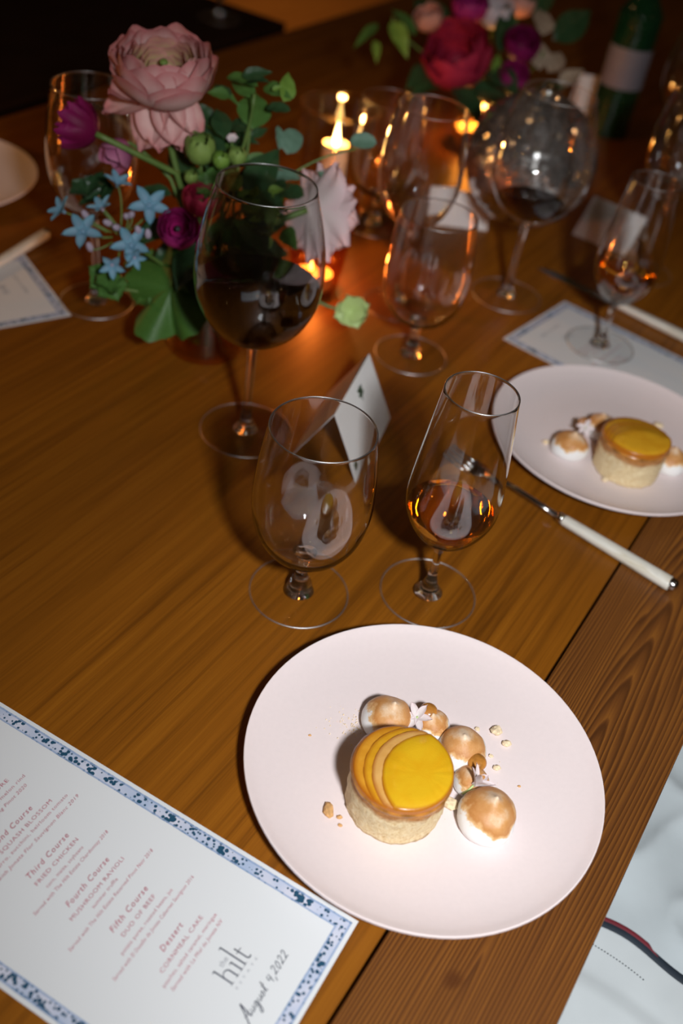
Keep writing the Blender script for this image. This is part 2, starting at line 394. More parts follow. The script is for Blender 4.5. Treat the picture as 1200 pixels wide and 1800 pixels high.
def pearl():
    t = NT('mother_of_pearl'); v = t.obj(); nz = t.noise(t.mapping(v, (220, 26, 220)), 1.0, 3, 0.6, 0.6)
    col = t.ramp(nz, [(0.3, (0.62, 0.56, 0.42)), (0.5, (0.80, 0.77, 0.68)), (0.7, (0.70, 0.68, 0.60))])
    return t.princ(col, 0.22, 0, None, Coat_Weight=0.3)
M['pearl'] = pearl()
def menu_mat(name, W, L, dotscale):
    t = NT(name); v = t.obj(); sx = t.n('ShaderNodeSeparateXYZ'); t.l(v, sx.inputs[0])
    x, y = sx.outputs[0], sx.outputs[1]
    d = t.math('MINIMUM', t.math('MINIMUM', x, t.math('SUBTRACT', W, x)), t.math('MINIMUM', y, t.math('SUBTRACT', L, y)))
    nz = t.noise(v, 120, 2)
    dn = t.math('ADD', d, t.math('MULTIPLY', t.math('SUBTRACT', nz, 0.5), 0.0006))
    paper = (0.70, 0.715, 0.72)
    n2 = t.noise(t.mapping(v, (1, 1, 1)), 34, 2)
    band = t.ramp(n2, [(0.38, (0.60, 0.61, 0.70)), (0.68, (0.38, 0.47, 0.63))])
    vo = t.n('ShaderNodeTexVoronoi'); vo.inputs['Scale'].default_value = dotscale; vo.inputs['Randomness'].default_value = 0.8
    t.l(v, vo.inputs['Vector'])
    size = t.math('ADD', t.math('MULTIPLY', t.math('SUBTRACT', t.noise(v, 110, 2), 0.5), 1.2), 0.39)
    dots = t.math('LESS_THAN', vo.outputs['Distance'], size)
    band = t.mix(dots, band, (0.012, 0.065, 0.12))
    d50 = t.math('MULTIPLY', dn, 50.0)
    line = t.ramp(d50, [(0.0, (0, 0, 0)), (0.135, (0, 0, 0)), (0.145, (1, 1, 1)), (0.205, (1, 1, 1)), (0.215, (0, 0, 0)), (0.50, (0, 0, 0)), (0.51, (1, 1, 1)), (0.56, (1, 1, 1)), (0.57, (0, 0, 0))])
    inb = t.ramp(d50, [(0.0, (0, 0, 0)), (0.135, (0, 0, 0)), (0.145, (1, 1, 1)), (0.56, (1, 1, 1)), (0.57, (0, 0, 0))])
    band = t.mix(t.math('MULTIPLY', line, 0.75), band, (0.24, 0.34, 0.52))
    return t.princ(t.mix(inb, paper, band), 0.55, Specular_IOR_Level=0.3)
MW, ML = 0.148, 0.30
M['menu'] = menu_mat('printed_menu_card', MW, ML, 340)

# ------------------------------------------------------------------ setting: floor, table
TS = Vector((0.4330, 0.9014, 0)).normalized()     # along the boards
TN = Vector((TS.y, -TS.x, 0))                       # across, towards the near edge
TROT = math.atan2(TS.y, TS.x) - math.pi / 2
def tp(n, s, z=0.0):
    p = TN * n + TS * s; return Vector((p.x, p.y, z))
V, F = box(-4, 4, -3, 8, -0.03, 0)
fl = link('floor', newmesh('floor', V, F, False), M['floor'], None, (0, 0, -0.75), (0, 0, TROT)); fl['kind'] = 'structure'

tb = thing('dining_table', 'long wooden dining table of orange-brown boards with a darker brushed edge board', 'table', (0, 0, -0.75), TROT)
S0, S1 = -0.75, 3.4
edges = [(-0.0666, 0.0455, 'edge_wood')]
xx = -0.0686
for wd in (0.275, 0.275, 0.275, 0.2764):
    edges.append((xx - wd + 0.0001, xx, 'wood')); xx -= wd
for i, (a, b, mt) in enumerate(edges):
    V, F = box(-(b - a) / 2, (b - a) / 2, S0, S1, -0.042, 0, 0.0016 if i == 0 else 0.0002)
    link('plank', newmesh('plank', V, F, False), M[mt], tb, ((a + b) / 2, 0, 0.75))
V, F = merge([box(-1.10, -0.02, S0 + .1, S0 + .14, -0.13, -0.043), box(-1.10, -0.02, S1 - .14, S1 - .1, -0.13, -0.043), box(-1.10, -1.06, S0 + .14, S1 - .14, -0.13, -0.043), box(-0.06, -0.02, S0 + .14, S1 - .14, -0.13, -0.043)])
link('apron', newmesh('apron', V, F, False), M['under_wood'], tb, (0, 0, 0.75))
V, F = box(-.045, .045, -.045, .045, 0, 0.7075, 0.003); lm = newmesh('table_leg', V, F, False)
for n_ in (-1.05, -0.07):
    for s_ in (S0 + .1, S1 - .1): link('leg', lm, M['under_wood'], tb, (n_, s_, 0))

# the neighbouring dark table across the gap
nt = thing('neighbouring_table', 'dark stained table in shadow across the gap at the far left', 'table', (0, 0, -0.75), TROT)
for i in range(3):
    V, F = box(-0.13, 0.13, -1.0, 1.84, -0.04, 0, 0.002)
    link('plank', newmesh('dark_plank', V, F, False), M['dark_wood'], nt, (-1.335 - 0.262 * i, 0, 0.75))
V, F = box(-.04, .04, -.04, .04, 0, 0.71, 0.003); lm = newmesh('dark_table_leg', V, F, False)
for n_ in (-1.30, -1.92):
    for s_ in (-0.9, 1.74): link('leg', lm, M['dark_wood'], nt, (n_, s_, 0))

# ------------------------------------------------------------------ plates
def plate_profile(R, h):
    k = R / 0.1278
    P = [(0, 0.0075), (0.06 * k, 0.0075), (0.085 * k, 0.0085), (0.105 * k, 0.0115), (0.1185 * k, 0.0155), (0.1255 * k, h - 0.0007), (0.1272 * k, h),
         (0.1278 * k, h - 0.0012), (0.1268 * k, h - 0.0035), (0.119 * k, 0.0115), (0.103 * k, 0.0065), (0.085 * k, 0.0032), (0.07 * k, 0.002), (0.068 * k, 0.0), (0.062 * k, 0.0), (0.06 * k, 0.002), (0, 0.002)]
    return smoothpts(P, 4)
V, F = lathe(plate_profile(0.1278, 0.0195), 96); plate_me = newmesh('dinner_plate', V, F)
P1 = Vector((0.089, 0.4287, 0)); P2 = Vector((0.2663, 0.8779, 0))
PZ = 0.0008
pl = link('dinner_plate', plate_me, M['plate'], None, P1 + Vector((0, 0, PZ)))
tag(pl, 'pale pink round dinner plate in the foreground overlapping the menu', 'plate', 'pale pink dinner plates')
pl = link('dinner_plate', plate_me, M['plate'], None, P2 + Vector((0, 0, PZ)))
tag(pl, 'pale pink dinner plate cut by the right edge of the photo', 'plate', 'pale pink dinner plates')
pl = link('dinner_plate', plate_me, M['plate'], None, up(-112, 322) + Vector((0, 0, PZ)))
tag(pl, 'plate in warm candlelight cut by the left edge of the photo', 'plate', 'pale pink dinner plates')
pl = link('dinner_plate', plate_me, M['plate'], None, up(258, -42) + Vector((0, 0, 0.0)))
tag(pl, 'far plate on the dark neighbouring table at the top edge of the photo', 'plate', 'pale pink dinner plates')

# ------------------------------------------------------------------ dessert
def tart(loc, label, rot, order):
    t = thing('peach_cake', label, 'cake', loc, rot, 'small peach cakes')
    H, Rr = 0.0365, 0.0345
    V = []; F = []; seg, rows = 72, 14
    for i in range(rows + 1):
        z = H * i / rows
        for k in range(seg):
            a = 2 * math.pi * k / seg
            q = Vector((math.cos(a) * 3, math.sin(a) * 3, z * 90))
            r = Rr * (0.985 - 0.03 * (1 - i / rows)) + 0.0013 * noise.noise(q * 1.7) + 0.0009 * noise.noise(q * 5.0)
            V.append((r * math.cos(a), r * math.sin(a), z))
    for i in range(rows):
        for k in range(seg):
            k2 = (k + 1) % seg; F.append((i * seg + k, i * seg + k2, (i + 1) * seg + k2, (i + 1) * seg + k))
    V.append((0, 0, 0)); V.append((0, 0, H))
    for k in range(seg):
        k2 = (k + 1) % seg; F.append((len(V) - 2, k2, k)); F.append((len(V) - 1, rows * seg + k, rows * seg + k2))
    link('sponge', newmesh('cake_sponge', V, F), M['cake'], t)
    # caramel glaze ring, slightly overflowing
    V = []; F = []
    for i, (rr, zz) in enumerate([(0, 0.0022), (0.8, 0.0022), (0.97, 0.0016), (1.015, 0.0), (1.0, -0.0022), (0.975, -0.0035)]):
        for k in range(seg):
            a = 2 * math.pi * k / seg
            d = (0.0022 * noise.noise(Vector((math.cos(a) * 2.2, math.sin(a) * 2.2, 3)))) if i >= 4 else 0
            r = Rr * rr + 0.0006 * noise.noise(Vector((math.cos(a) * 4, math.sin(a) * 4, i)))
            V.append((r * math.cos(a), r * math.sin(a), H + zz + d))
    for i in range(5):
        for k in range(seg):
            k2 = (k + 1) % seg; F.append((i * seg + k, (i + 1) * seg + k, (i + 1) * seg + k2, i * seg + k2))
    link('caramel_glaze', newmesh('cake_glaze', V, F), M['caramel'], t)
    # overlapping peach slices: the cake's circle cut by a second circle
    n = len(order)
    for k, (off, mi) in enumerate(order):
        Rc = 0.0385; cx = off
        pts = []
        for j in range(72):
            a = 2 * math.pi * j / 72
            p = Vector((math.cos(a), math.sin(a)))
            # distance along p from inner point q0 to both circles
            q0 = Vector((max(off * 0.5 + 0.006, -0.01), 0)) if off > -0.01 else Vector((0, 0))
            def hit(c, r):
                m_ = q0 - Vector((c, 0)); b_ = m_.dot(p); cc = m_.dot(m_) - r * r
                return -b_ + math.sqrt(max(b_ * b_ - cc, 0))
            d = min(hit(0, Rr * 0.985), hit(cx, Rc))
            pts.append((q0.x + p.x * d, q0.y + p.y * d))
        q0 = Vector((sum(p[0] for p in pts) / 72, sum(p[1] for p in pts) / 72))
        z0 = H + 0.0014 + 0.0008 * k; AT = []
        V = []; F = []
        for ring, (f_, dz) in enumerate([(1.0, -0.0012), (0.995, 0.0009), (0.96, 0.0016), (0.6, 0.0021)]):
            for (x_, y_) in pts:
                AT.append(f_)
                V.append((q0.x + (x_ - q0.x) * f_, q0.y + (y_ - q0.y) * f_, z0 + dz + 0.0003 * noise.noise(Vector((x_ * 200, y_ * 200, k)))))
        V.append((q0.x, q0.y, z0 + 0.0023)); AT.append(0.0)
        for r_ in range(3):
            for j in range(72):
                j2 = (j + 1) % 72; F.append((r_ * 72 + j, r_ * 72 + j2, (r_ + 1) * 72 + j2, (r_ + 1) * 72 + j))
        for j in range(72): F.append((3 * 72 + j, 3 * 72 + (j + 1) % 72, len(V) - 1))
        s_ = link('peach_slice', newmesh('peach_slice', V, F, True, AT), M['peach'][mi], t)
    return t
order = [(-0.03, 0), (0.0055, 2), (0.0125, 1), (0.0185, 3), (0.0255, 4)]
PLZ = 0.0075 + PZ
tart(Vector((0.0700, 0.3985, PLZ)), 'round peach-topped cake on the foreground plate', R_(-18), order)
tc2 = up(1097, 822, PLZ)
tart(Vector((tc2.x, tc2.y, PLZ)), 'peach-topped cake on the right-hand plate', R_(-70), [(-0.03, 0), (0.007, 1), (0.014, 2), (0.021, 1), (0.027, 1)])

mer_prof = smoothpts([(0, 0), (0.0135, 0.0), (0.0168, 0.0025), (0.018, 0.0065), (0.0172, 0.0115), (0.0145, 0.0165), (0.0098, 0.0205), (0.0052, 0.0228), (0.0024, 0.0245), (0.0008, 0.0262), (0, 0.0265)], 4)
def meringue_mesh(seed):
    V, F = lathe(mer_prof, 40); W = []
    for v in V:
        v = Vector(v); q = v * 60 + Vector((seed * 7.3, 0, 0))
        k = 1 + 0.10 * noise.noise(q) + 0.025 * noise.noise(q * 4)
        bend = (v.z / 0.026) ** 3 * 0.0022
        W.append((v.x * k + bend * math.cos(seed * 2.1), v.y * k + bend * math.sin(seed * 2.1), v.z * (1 + 0.04 * noise.noise(q * 2))))
    return newmesh('meringue_kiss', W, F)
mers = [meringue_mesh(i) for i in range(3)]
def meringue(px, py, lab, i, sc=1.0, rot=0.0):
    p = up(px, py, PLZ)
    o = link('meringue_kiss', mers[i % 3], M['meringue'], None, (p.x, p.y, PLZ - 0.0002), (0, 0, rot), (sc, sc, sc))
    return tag(o, lab, 'meringue', 'toasted meringue kisses')
meringue(678, 1277, 'toasted meringue kiss behind the left side of the near cake', 0, 1.05, 0.5)
meringue(808, 1328, 'toasted meringue kiss between the near cake and two crumbs', 1, 1.0, 1.6)
meringue(850, 1447, 'largest front meringue kiss with a browned cap and bright white base', 2, 1.15, 2.6)
meringue(757, 1282, 'half-hidden meringue with a caramel dot beside the rear small flower', 0, 0.72, 3.3)
meringue(825, 1382, 'white meringue under the small flower right of the near cake', 1, 0.72, 4.0)
meringue(997, 795, 'toasted meringue left of the cake on the right-hand plate', 2, 1.05, 0.9)
meringue(1052, 762, 'browned meringue behind the white flower on the right-hand plate', 0, 0.95, 2.2)
meringue(1172, 822, 'meringue at the right side of the far plate cake', 1, 1.0, 5.2)

def drop(px, py, z, r, lab):
    p = up(px, py, z)
    V, F = lathe(smoothpts([(0, 0), (r, 0.0), (r * 1.06, r * 0.2), (r * 0.8, r * 0.5), (r * 0.35, r * 0.66), (0, r * 0.7)], 3), 24)
    o = link('caramel_drop', newmesh('caramel_drop', V, F), M['caramel'], None, p)
    d = (Vector((0, 0, CAM_H)) - p).normalized(); orient(o, d * 0.5 + Vector((0, 0, 1)), (1, 0, 0))
    return tag(o, lab, 'caramel', 'caramel drops')
drop(753, 1250, 0.024, 0.006, 'caramel drop on the rear half-hidden meringue')
drop(838, 1340, 0.0225, 0.0062, 'caramel drop beside the small flower right of the near cake')
drop(1026, 742, 0.028, 0.0055, 'caramel drop on the far plate meringue')

def petal_mesh(l, wd, curl=0.3, cup=0.2, ruffle=0.0, rows=8, cols=6, tip=0.0, seed=0, base=0.18):
    V = []; F = []; A = []
    for i in range(rows + 1):
        v = i / rows
        sh = math.sqrt(max(math.sin(math.pi * min(base * 0.5 + (1 - base * 0.5) * v, 1.0)), 0)) if tip == 0 else (math.sin(math.pi * (base * 0.5 + (1 - base * 0.5) * v)) ** tip)
        wv = wd * max(sh, 0.05)
        for j in range(cols + 1):
            u = 2 * j / cols - 1
            rf = ruffle * v * v * math.sin(u * 7 + seed + v * 3) * l
            V.append((u * wv, l * v * (1 - 0.06 * u * u) + rf * 0.5, -curl * l * v * v + cup * wd * u * u + rf))
            A.append(v if tip else max(v, abs(u) * 0.9))
    for i in range(rows):
        for j in range(cols):
            a = i * (cols + 1) + j; F.append((a, a + 1, a + cols + 2, a + cols + 1))
    return newmesh('petal', V, F, True, A)
def small_flower(p, ax, lab, n=5, l=0.011, wd=0.0026, tilt=50):
    o = thing('edible_flower', lab, 'flower', p, 0, 'small edible flowers'); orient(o, ax, (1, 0, 0))
    pm = petal_mesh(l, wd, 0.25, 0.4, 0, 6, 4)
    for k in range(n):
        e = Euler((R_(tilt + random.uniform(-18, 18)), 0, 0)).to_matrix()
        e = Euler((0, 0, 2 * math.pi * k / n + random.uniform(-.2, .2))).to_matrix() @ e
        link('petal', pm, M['white_petal'], o, (0, 0, 0.001), e.to_euler())
    V, F = tube([(0, 0, 0.002), (0.0005, 0, -0.004), (0.001, -0.001, -0.009)], 0.0008, 6)
    link('calyx', newmesh('calyx', V, F), M['pale_leaf'], o)
small_flower(up(733, 1262, 0.024), (-0.2, -0.3, 1), 'small white blossom lying on the rear meringues of the near plate', 6, 0.012, 0.0028, 35)
small_flower(up(830, 1382, 0.022), (0.55, 0.25, 0.9), 'small pinkish-white blossom right of the near cake', 6, 0.0155, 0.003, 55)
small_flower(up(1028, 752, 0.026), (-0.1, -0.6, 0.8), 'small white star blossom on the right-hand plate', 6, 0.0105, 0.0026, 20)

def crumb_mesh(seed, r):
    V, F = lathe([(0, -r), (r * .7, -r * .7), (r, 0), (r * .7, r * .7), (0, r)], 9)
    W = [Vector(v) * (1 + 0.45 * noise.noise(Vector(v) / r * 1.3 + Vector((seed * 5.1, 2, 1)))) for v in V]
    zmin = min(v.z for v in W)
    return newmesh('cake_crumb', [(v.x, v.y * 0.8, (v.z - zmin) * 0.7) for v in W], F, False)
crm = [crumb_mesh(i, 0.0042) for i in range(4)]
def crumb(px, py, s, lab, mt='crumb', i=0, sy=1.0, rot=0.0):
    p = up(px, py, PLZ)
    z = PLZ
    d = (Vector((p.x, p.y, 0)) - (P1 if p.y < 0.62 else P2)).length
    z += max(0, d - 0.075) * 0.05
    me = crm[i] if mt == 'crumb' else crm[i].copy()
    if mt != 'crumb': me.materials.clear()
    o = link('cake_crumb', me, M[mt], None, (p.x, p.y, z - 0.0003), (0, 0, rot), (s, s * sy, s))
    tag(o, lab, 'crumb', 'cake crumbs on the plates')
crumb(871, 1288, 1.0, 'larger of two pale crumbs at the upper right of the near plate', 'crumb', 0, 1.3, 0.4)
crumb(889, 1310, 0.85, 'smaller pale crumb just right of the larger one on the near plate', 'crumb', 1)
crumb(790, 1418, 1.45, 'pale crumb wedged between the near cake and front meringue', 'crumb', 2)
crumb(577, 1428, 0.95, 'toasted long crumb left of the near cake', 'toast_crumb', 3, 1.9, 0.1)
crumb(596, 1438, 0.5, 'upper tiny crumb beside the long toasted crumb', 'toast_crumb', 1)
crumb(597, 1452, 0.4, 'lower tiny crumb beside the long toasted crumb', 'toast_crumb', 2)
crumb(912, 1383, 0.28, 'tiny lone crumb on the right of the near plate', 'toast_crumb', 0)
crumb(544, 1294, 0.3, 'tiny lone crumb on the left of the near plate', 'toast_crumb', 1)
crumb(838, 1283, 0.5, 'small crumb above the middle meringue of the near plate', 'crumb', 3)
crumb(872, 1352, 0.7, 'small crumb right of the pinkish blossom', 'crumb', 1)
crumb(862, 1330, 0.45, 'tiny crumb between middle meringue and small blossom', 'crumb', 2)
crumb(958, 780, 0.8, 'pale crumb left of the meringue on the right-hand plate', 'crumb', 0)
crumb(1155, 752, 1.3, 'pale crumb behind the cake on the right-hand plate', 'crumb', 2)
crumb(1062, 846, 0.9, 'pale crumb in front of the cake on the right-hand plate', 'crumb', 1)
crumb(1192, 818, 1.0, 'pale crumb at the right end of the right-hand plate', 'crumb', 3)
# dusting of crumbs
parts = []
for i in range(150):
    a = random.gauss(0, 0.011); b = random.gauss(0, 0.006)
    p = up(622 + a * 2000, 1277 + b * 2200, PLZ); r = random.uniform(0.0003, 0.0009)
    parts.append(([(p.x + r * x, p.y + r * y, PLZ + r * (z + .6)) for x, y, z in ((1, 0, 0), (-.5, .8, 0), (-.5, -.8, 0), (0, 0, 1))], [(0, 1, 3), (1, 2, 3), (2, 0, 3)]))
for i in range(110):
    a = random.uniform(0, 2 * math.pi); d = abs(random.gauss(0, 0.03)) + 0.03
    x, y = P1.x + .0 + d * math.cos(a), P1.y + d * math.sin(a); r = random.uniform(0.0002, 0.0005)
    if d > 0.07: continue
    parts.append(([(x + r * u_, y + r * v_, PLZ + r * (z + .6)) for u_, v_, z in ((1, 0, 0), (-.5, .8, 0), (-.5, -.8, 0), (0, 0, 1))], [(0, 1, 3), (1, 2, 3), (2, 0, 3)]))
V, F = merge(parts)
o = link('crumb_dust', newmesh('crumb_dust', V, F, False), M['crumb']); tag(o, 'fine pale crumb dust scattered around the near cake', 'crumbs'); o['kind'] = 'stuff'

# ------------------------------------------------------------------ glasses
def bowl_mesh(name, P, t0=0.0022, t1=0.00095):
    outer = smoothpts(P, 8); n_ = len(outer); inner = []
    for i, (r, z) in enumerate(outer):
        a, b = outer[max(i - 1, 0)], outer[min(i + 1, n_ - 1)]
        tx, tz = b[0] - a[0], b[1] - a[1]; L = math.hypot(tx, tz) or 1
        f_ = i / (n_ - 1); th = t0 + (t1 - t0) * min(1.0, f_ * 1.8)
        inner.append((max(r - tz / L * th, 0.0004), z + tx / L * th))
    (ro, zo), (ri, zi) = outer[-1], inner[-1]
    mr, mz, hr = (ro + ri) / 2, (zo + zi) / 2, math.hypot(ro - ri, zo - zi) / 2
    rim = [(mr + hr * math.cos(R_(a)), mz + hr * math.sin(R_(a))) for a in (22, 45, 67, 90, 113, 135, 158)]
    prof = [(0, outer[0][1] - 0.0002)] + outer + rim + inner[::-1] + [(0, inner[0][1])]
    V, F = lathe(prof, 96); return newmesh(name, V, F)
def stem_mesh(name, rs, zb, z0=0.003, knob=0.0095):
    P = smoothpts([(0.0125, z0), (knob, z0 + 0.004), (knob * 0.72, z0 + 0.009), (rs * 1.35, z0 + 0.017), (rs, z0 + 0.026), (rs, zb * 0.7), (rs * 1.25, zb - 0.006), (rs * 2.0, zb + 0.001)], 4)
    V, F = lathe([(0, z0)] + P + [(0, zb + 0.0012)], 32); return newmesh(name, V, F)
def short_stem_mesh(name, zb, z0=0.003):
    P = smoothpts([(0.0125, z0), (0.0105, z0 + 0.005), (0.0092, z0 + 0.010), (0.006, z0 + 0.016), (0.0048, z0 + 0.022), (0.0052, zb - 0.009), (0.008, zb - 0.003), (0.0105, zb + 0.001)], 4)
    V, F = lathe([(0, z0)] + P + [(0, zb + 0.0012)], 32); return newmesh(name, V, F)
def foot_mesh(name, r):
    P = [(0, 0.0), (r * 0.5, 0.0), (r - 0.0012, 0.0)] + [(r - 0.0011 + 0.0011 * math.cos(R_(a)), 0.0011 + 0.0011 * math.sin(R_(a))) for a in (-67, -45, -22, 0, 22, 45, 67, 88)] + [(r * 0.9, 0.0023), (r * 0.6, 0.0027), (r * 0.3, 0.0036), (0, 0.0038)]
    V, F = lathe(P, 80); return newmesh(name, V, F)
def liquid_mesh(name, P, level, t0=0.0022):
    src = smoothpts(P, 8); out = []
    for i, (r, z) in enumerate(src):
        a, b = src[max(i - 1, 0)], src[min(i + 1, len(src) - 1)]; tx, tz = b[0] - a[0], b[1] - a[1]; L = math.hypot(tx, tz) or 1
        t_ = t0 + 0.0002 + (0.00095 - t0) * min(1.0, i / (len(src) - 1) * 1.8)
        out.append((max(r - tz / L * t_, 0.0005), z + tx / L * t_))
    pr = [(0, out[0][1])]; last = out[0]
    for r, z in out:
        if z >= level:
            f = (level - last[1]) / max(z - last[1], 1e-6); pr.append((last[0] + (r - last[0]) * f, level)); break
        pr.append((r, z)); last = (r, z)
    V, F = lathe(pr + [(0, level)], 64); return newmesh(name, V, F)
def ring_mesh(name, r, z, w_):  # ring added over rim and foot edge to carry a highlight line
    V, F = lathe([(r + w_ * math.cos(R_(a)), z + w_ * math.sin(R_(a))) for a in range(0, 361, 45)], 96); return newmesh(name, V, F)
KIND = {
 'water': dict(P=[(0.0045, 0.0425), (0.018, 0.0455), (0.0325, 0.056), (0.0425, 0.074), (0.0470, 0.098), (0.0464, 0.122), (0.0438, 0.147), (0.0402, 0.1706)], foot=0.0419, rs=0.005),
 'dessert': dict(P=[(0.0045, 0.0595), (0.013, 0.063), (0.026, 0.075), (0.0352, 0.093), (0.0376, 0.109), (0.0358, 0.135), (0.0322, 0.170), (0.028, 0.2078)], foot=0.0416, rs=0.0034),
 'red': dict(P=[(0.0045, 0.103), (0.020, 0.107), (0.039, 0.121), (0.0528, 0.144), (0.0575, 0.168), (0.0562, 0.195), (0.0505, 0.225), (0.0425, 0.2545)], foot=0.0453, rs=0.0042),
 'white': dict(P=[(0.0045, 0.104), (0.018, 0.108), (0.034, 0.122), (0.0440, 0.145), (0.0468, 0.166), (0.0458, 0.192), (0.0425, 0.218), (0.0385, 0.240)], foot=0.041, rs=0.0038)}
for k, d in KIND.items():
    d['bowl'] = bowl_mesh(k + '_bowl', d['P'], 0.0036 if k == 'water' else 0.0022)
    d['rim'] = ring_mesh(k + '_rim', d['P'][-1][0] - 0.0005, d['P'][-1][1] + 0.0002, 0.0006)
    d['foot_rim'] = ring_mesh(k + '_foot_rim', d['foot'] - 0.0007, 0.0010, 0.0009); d['foot'] = foot_mesh(k + '_foot', d['foot'])
    d['stem'] = short_stem_mesh(k + '_stem', d['P'][0][1]) if k == 'water' else stem_mesh(k + '_stem', d['rs'], d['P'][0][1])
def drinking_glass(kind, name, label, loc, group, liquid=None, level=0.1, rot=0.0, thin=False):
    d = KIND[kind]; t = thing(name, label, 'glass', loc, rot, group)
    for nm, mt in (('foot', 'foot_glass'), ('stem', 'stem_glass'), ('bowl', 'bowl_glass'), ('rim', 'glint_ring'), ('foot_rim', 'glint_ring')):
        me_ = d[nm]
        if nm == 'bowl' and thin: me_ = me_.copy(); me_.materials.clear(); mt = 'cup_glass'
        link(nm, me_, M[mt], t).cycles.is_caustics_caster = nm in ('stem', 'bowl') and mt != 'cup_glass'
    if liquid:
        lm_ = liquid_mesh(kind + '_liquid', d['P'], level)
        link(liquid, lm_, M[liquid], t).cycles.is_caustics_caster = liquid == 'amber_wine'
    return t
def onT(px, py): p = up(px, py); return Vector((p.x, p.y, 0.0002))
drinking_glass('water', 'water_goblet', 'empty short-stemmed water goblet standing behind the foreground plate', (-0.0233, 0.5879, 0.0002), 'water goblets')
drinking_glass('dessert', 'dessert_wine_glass', 'tall tapered glass of amber dessert wine behind the foreground plate', (0.0848, 0.6138, 0.0002), 'dessert wine glasses', 'amber_wine', 0.098)
drinking_glass('red', 'red_wine_glass', 'large round glass of dark red wine in front of the flower vase', onT(431, 757), 'large red wine glasses', 'red_wine', 0.163)
drinking_glass('water', 'water_goblet', 'empty water goblet behind the white place card with an emblem', (0.0457, 0.9905, 0.0002), 'water goblets')
drinking_glass('dessert', 'dessert_wine_glass', 'dessert wine glass standing on the menu at the right', (0.2729, 1.0883, 0.0014), 'dessert wine glasses', 'amber_wine', 0.098)
drinking_glass('red', 'red_wine_glass', 'large wine glass with a little red wine in front of the mirror ball', onT(889, 520), 'large red wine glasses', 'red_wine', 0.128, thin=True)
drinking_glass('white', 'white_wine_glass', 'empty wine glass behind the left side of the flowers', onT(170, 530), 'medium wine glasses')
drinking_glass('white', 'white_wine_glass', 'empty wine glass with orange candle glints rising behind the rear goblet', onT(695, 537), 'medium wine glasses')
drinking_glass('white', 'white_wine_glass', 'blurred wine glass by the right edge behind the tilted place card', onT(1128, 478), 'medium wine glasses')
drinking_glass('red', 'red_wine_glass', 'blurred large wine glass at the upper right beside the green bottle', onT(1165, 330), 'large red wine glasses')
drinking_glass('water', 'water_goblet', 'small blurred goblet between the candle and the rear wine glass', onT(655, 395), 'water goblets')
p = up(385, 33); drinking_glass('water', 'water_goblet', 'far goblet on the dark neighbouring table', (p.x, p.y, 0.0002), 'water goblets')

# ------------------------------------------------------------------ menus with print
U = Vector((0.922, -0.3873, 0)).normalized(); MM = Vector((-U.y, U.x, 0))
def ribbon(pts, wd):
    pts = [Vector((p[0], p[1])) for p in pts]; V = []; F = []
    for i, p in enumerate(pts):
        d = (pts[min(i + 1, len(pts) - 1)] - pts[max(i - 1, 0)]); d = d.normalized() if d.length > 1e-9 else Vector((1, 0))
        n_ = Vector((-d.y, d.x)); ww = wd[i] if isinstance(wd, (list, tuple)) else wd
        V += [(p.x + n_.x * ww / 2, p.y + n_.y * ww / 2, 0), (p.x - n_.x * ww / 2, p.y - n_.y * ww / 2, 0)]
    for i in range(len(pts) - 1): F.append((2 * i, 2 * i + 1, 2 * i + 3, 2 * i + 2))
    return V, F
def text_mesh(s, size, shear=0.0, spacing=1.0, width=None, off=0.0):
    cu = bpy.data.curves.new('menu_text', 'FONT'); cu.body = s; cu.size = size; cu.shear = shear; cu.space_character = spacing
    cu.align_x = 'CENTER'; cu.fill_mode = 'FRONT'; cu.resolution_u = 2; cu.offset = off
    ob = bpy.data.objects.new('menu_text', cu); C.objects.link(ob)
    bpy.context.view_layer.update()
    me = bpy.data.meshes.new_from_object(ob.evaluated_get(bpy.context.evaluated_depsgraph_get()))
    bpy.data.objects.remove(ob); bpy.data.curves.remove(cu)
    if width:
        xs = [v.co.x for v in me.vertices]; k = width / (max(xs) - min(xs)); c = (max(xs) + min(xs)) / 2
        for v in me.vertices: v.co.x = (v.co.x - c) * k
    return me
def card_box(W, L, th=0.0006):
    return newmesh('menu_card', *box(0, W, 0, L, 0, th), False)
me = card_box(MW, ML)
B = up(627, 1625)
O1 = Vector((B.x, B.y, 0)) - MM * 0.146
rotm = math.atan2(MM.y, MM.x)
menu = thing('menu_card', 'white menu card with a blue speckled border and rose print in the foreground', 'menu', (O1.x, O1.y, 0.0001), rotm, 'printed menu cards')
link('card', me, M['menu'], menu)
ZT = 0.00075
mm = 0.001
cx = 76.5
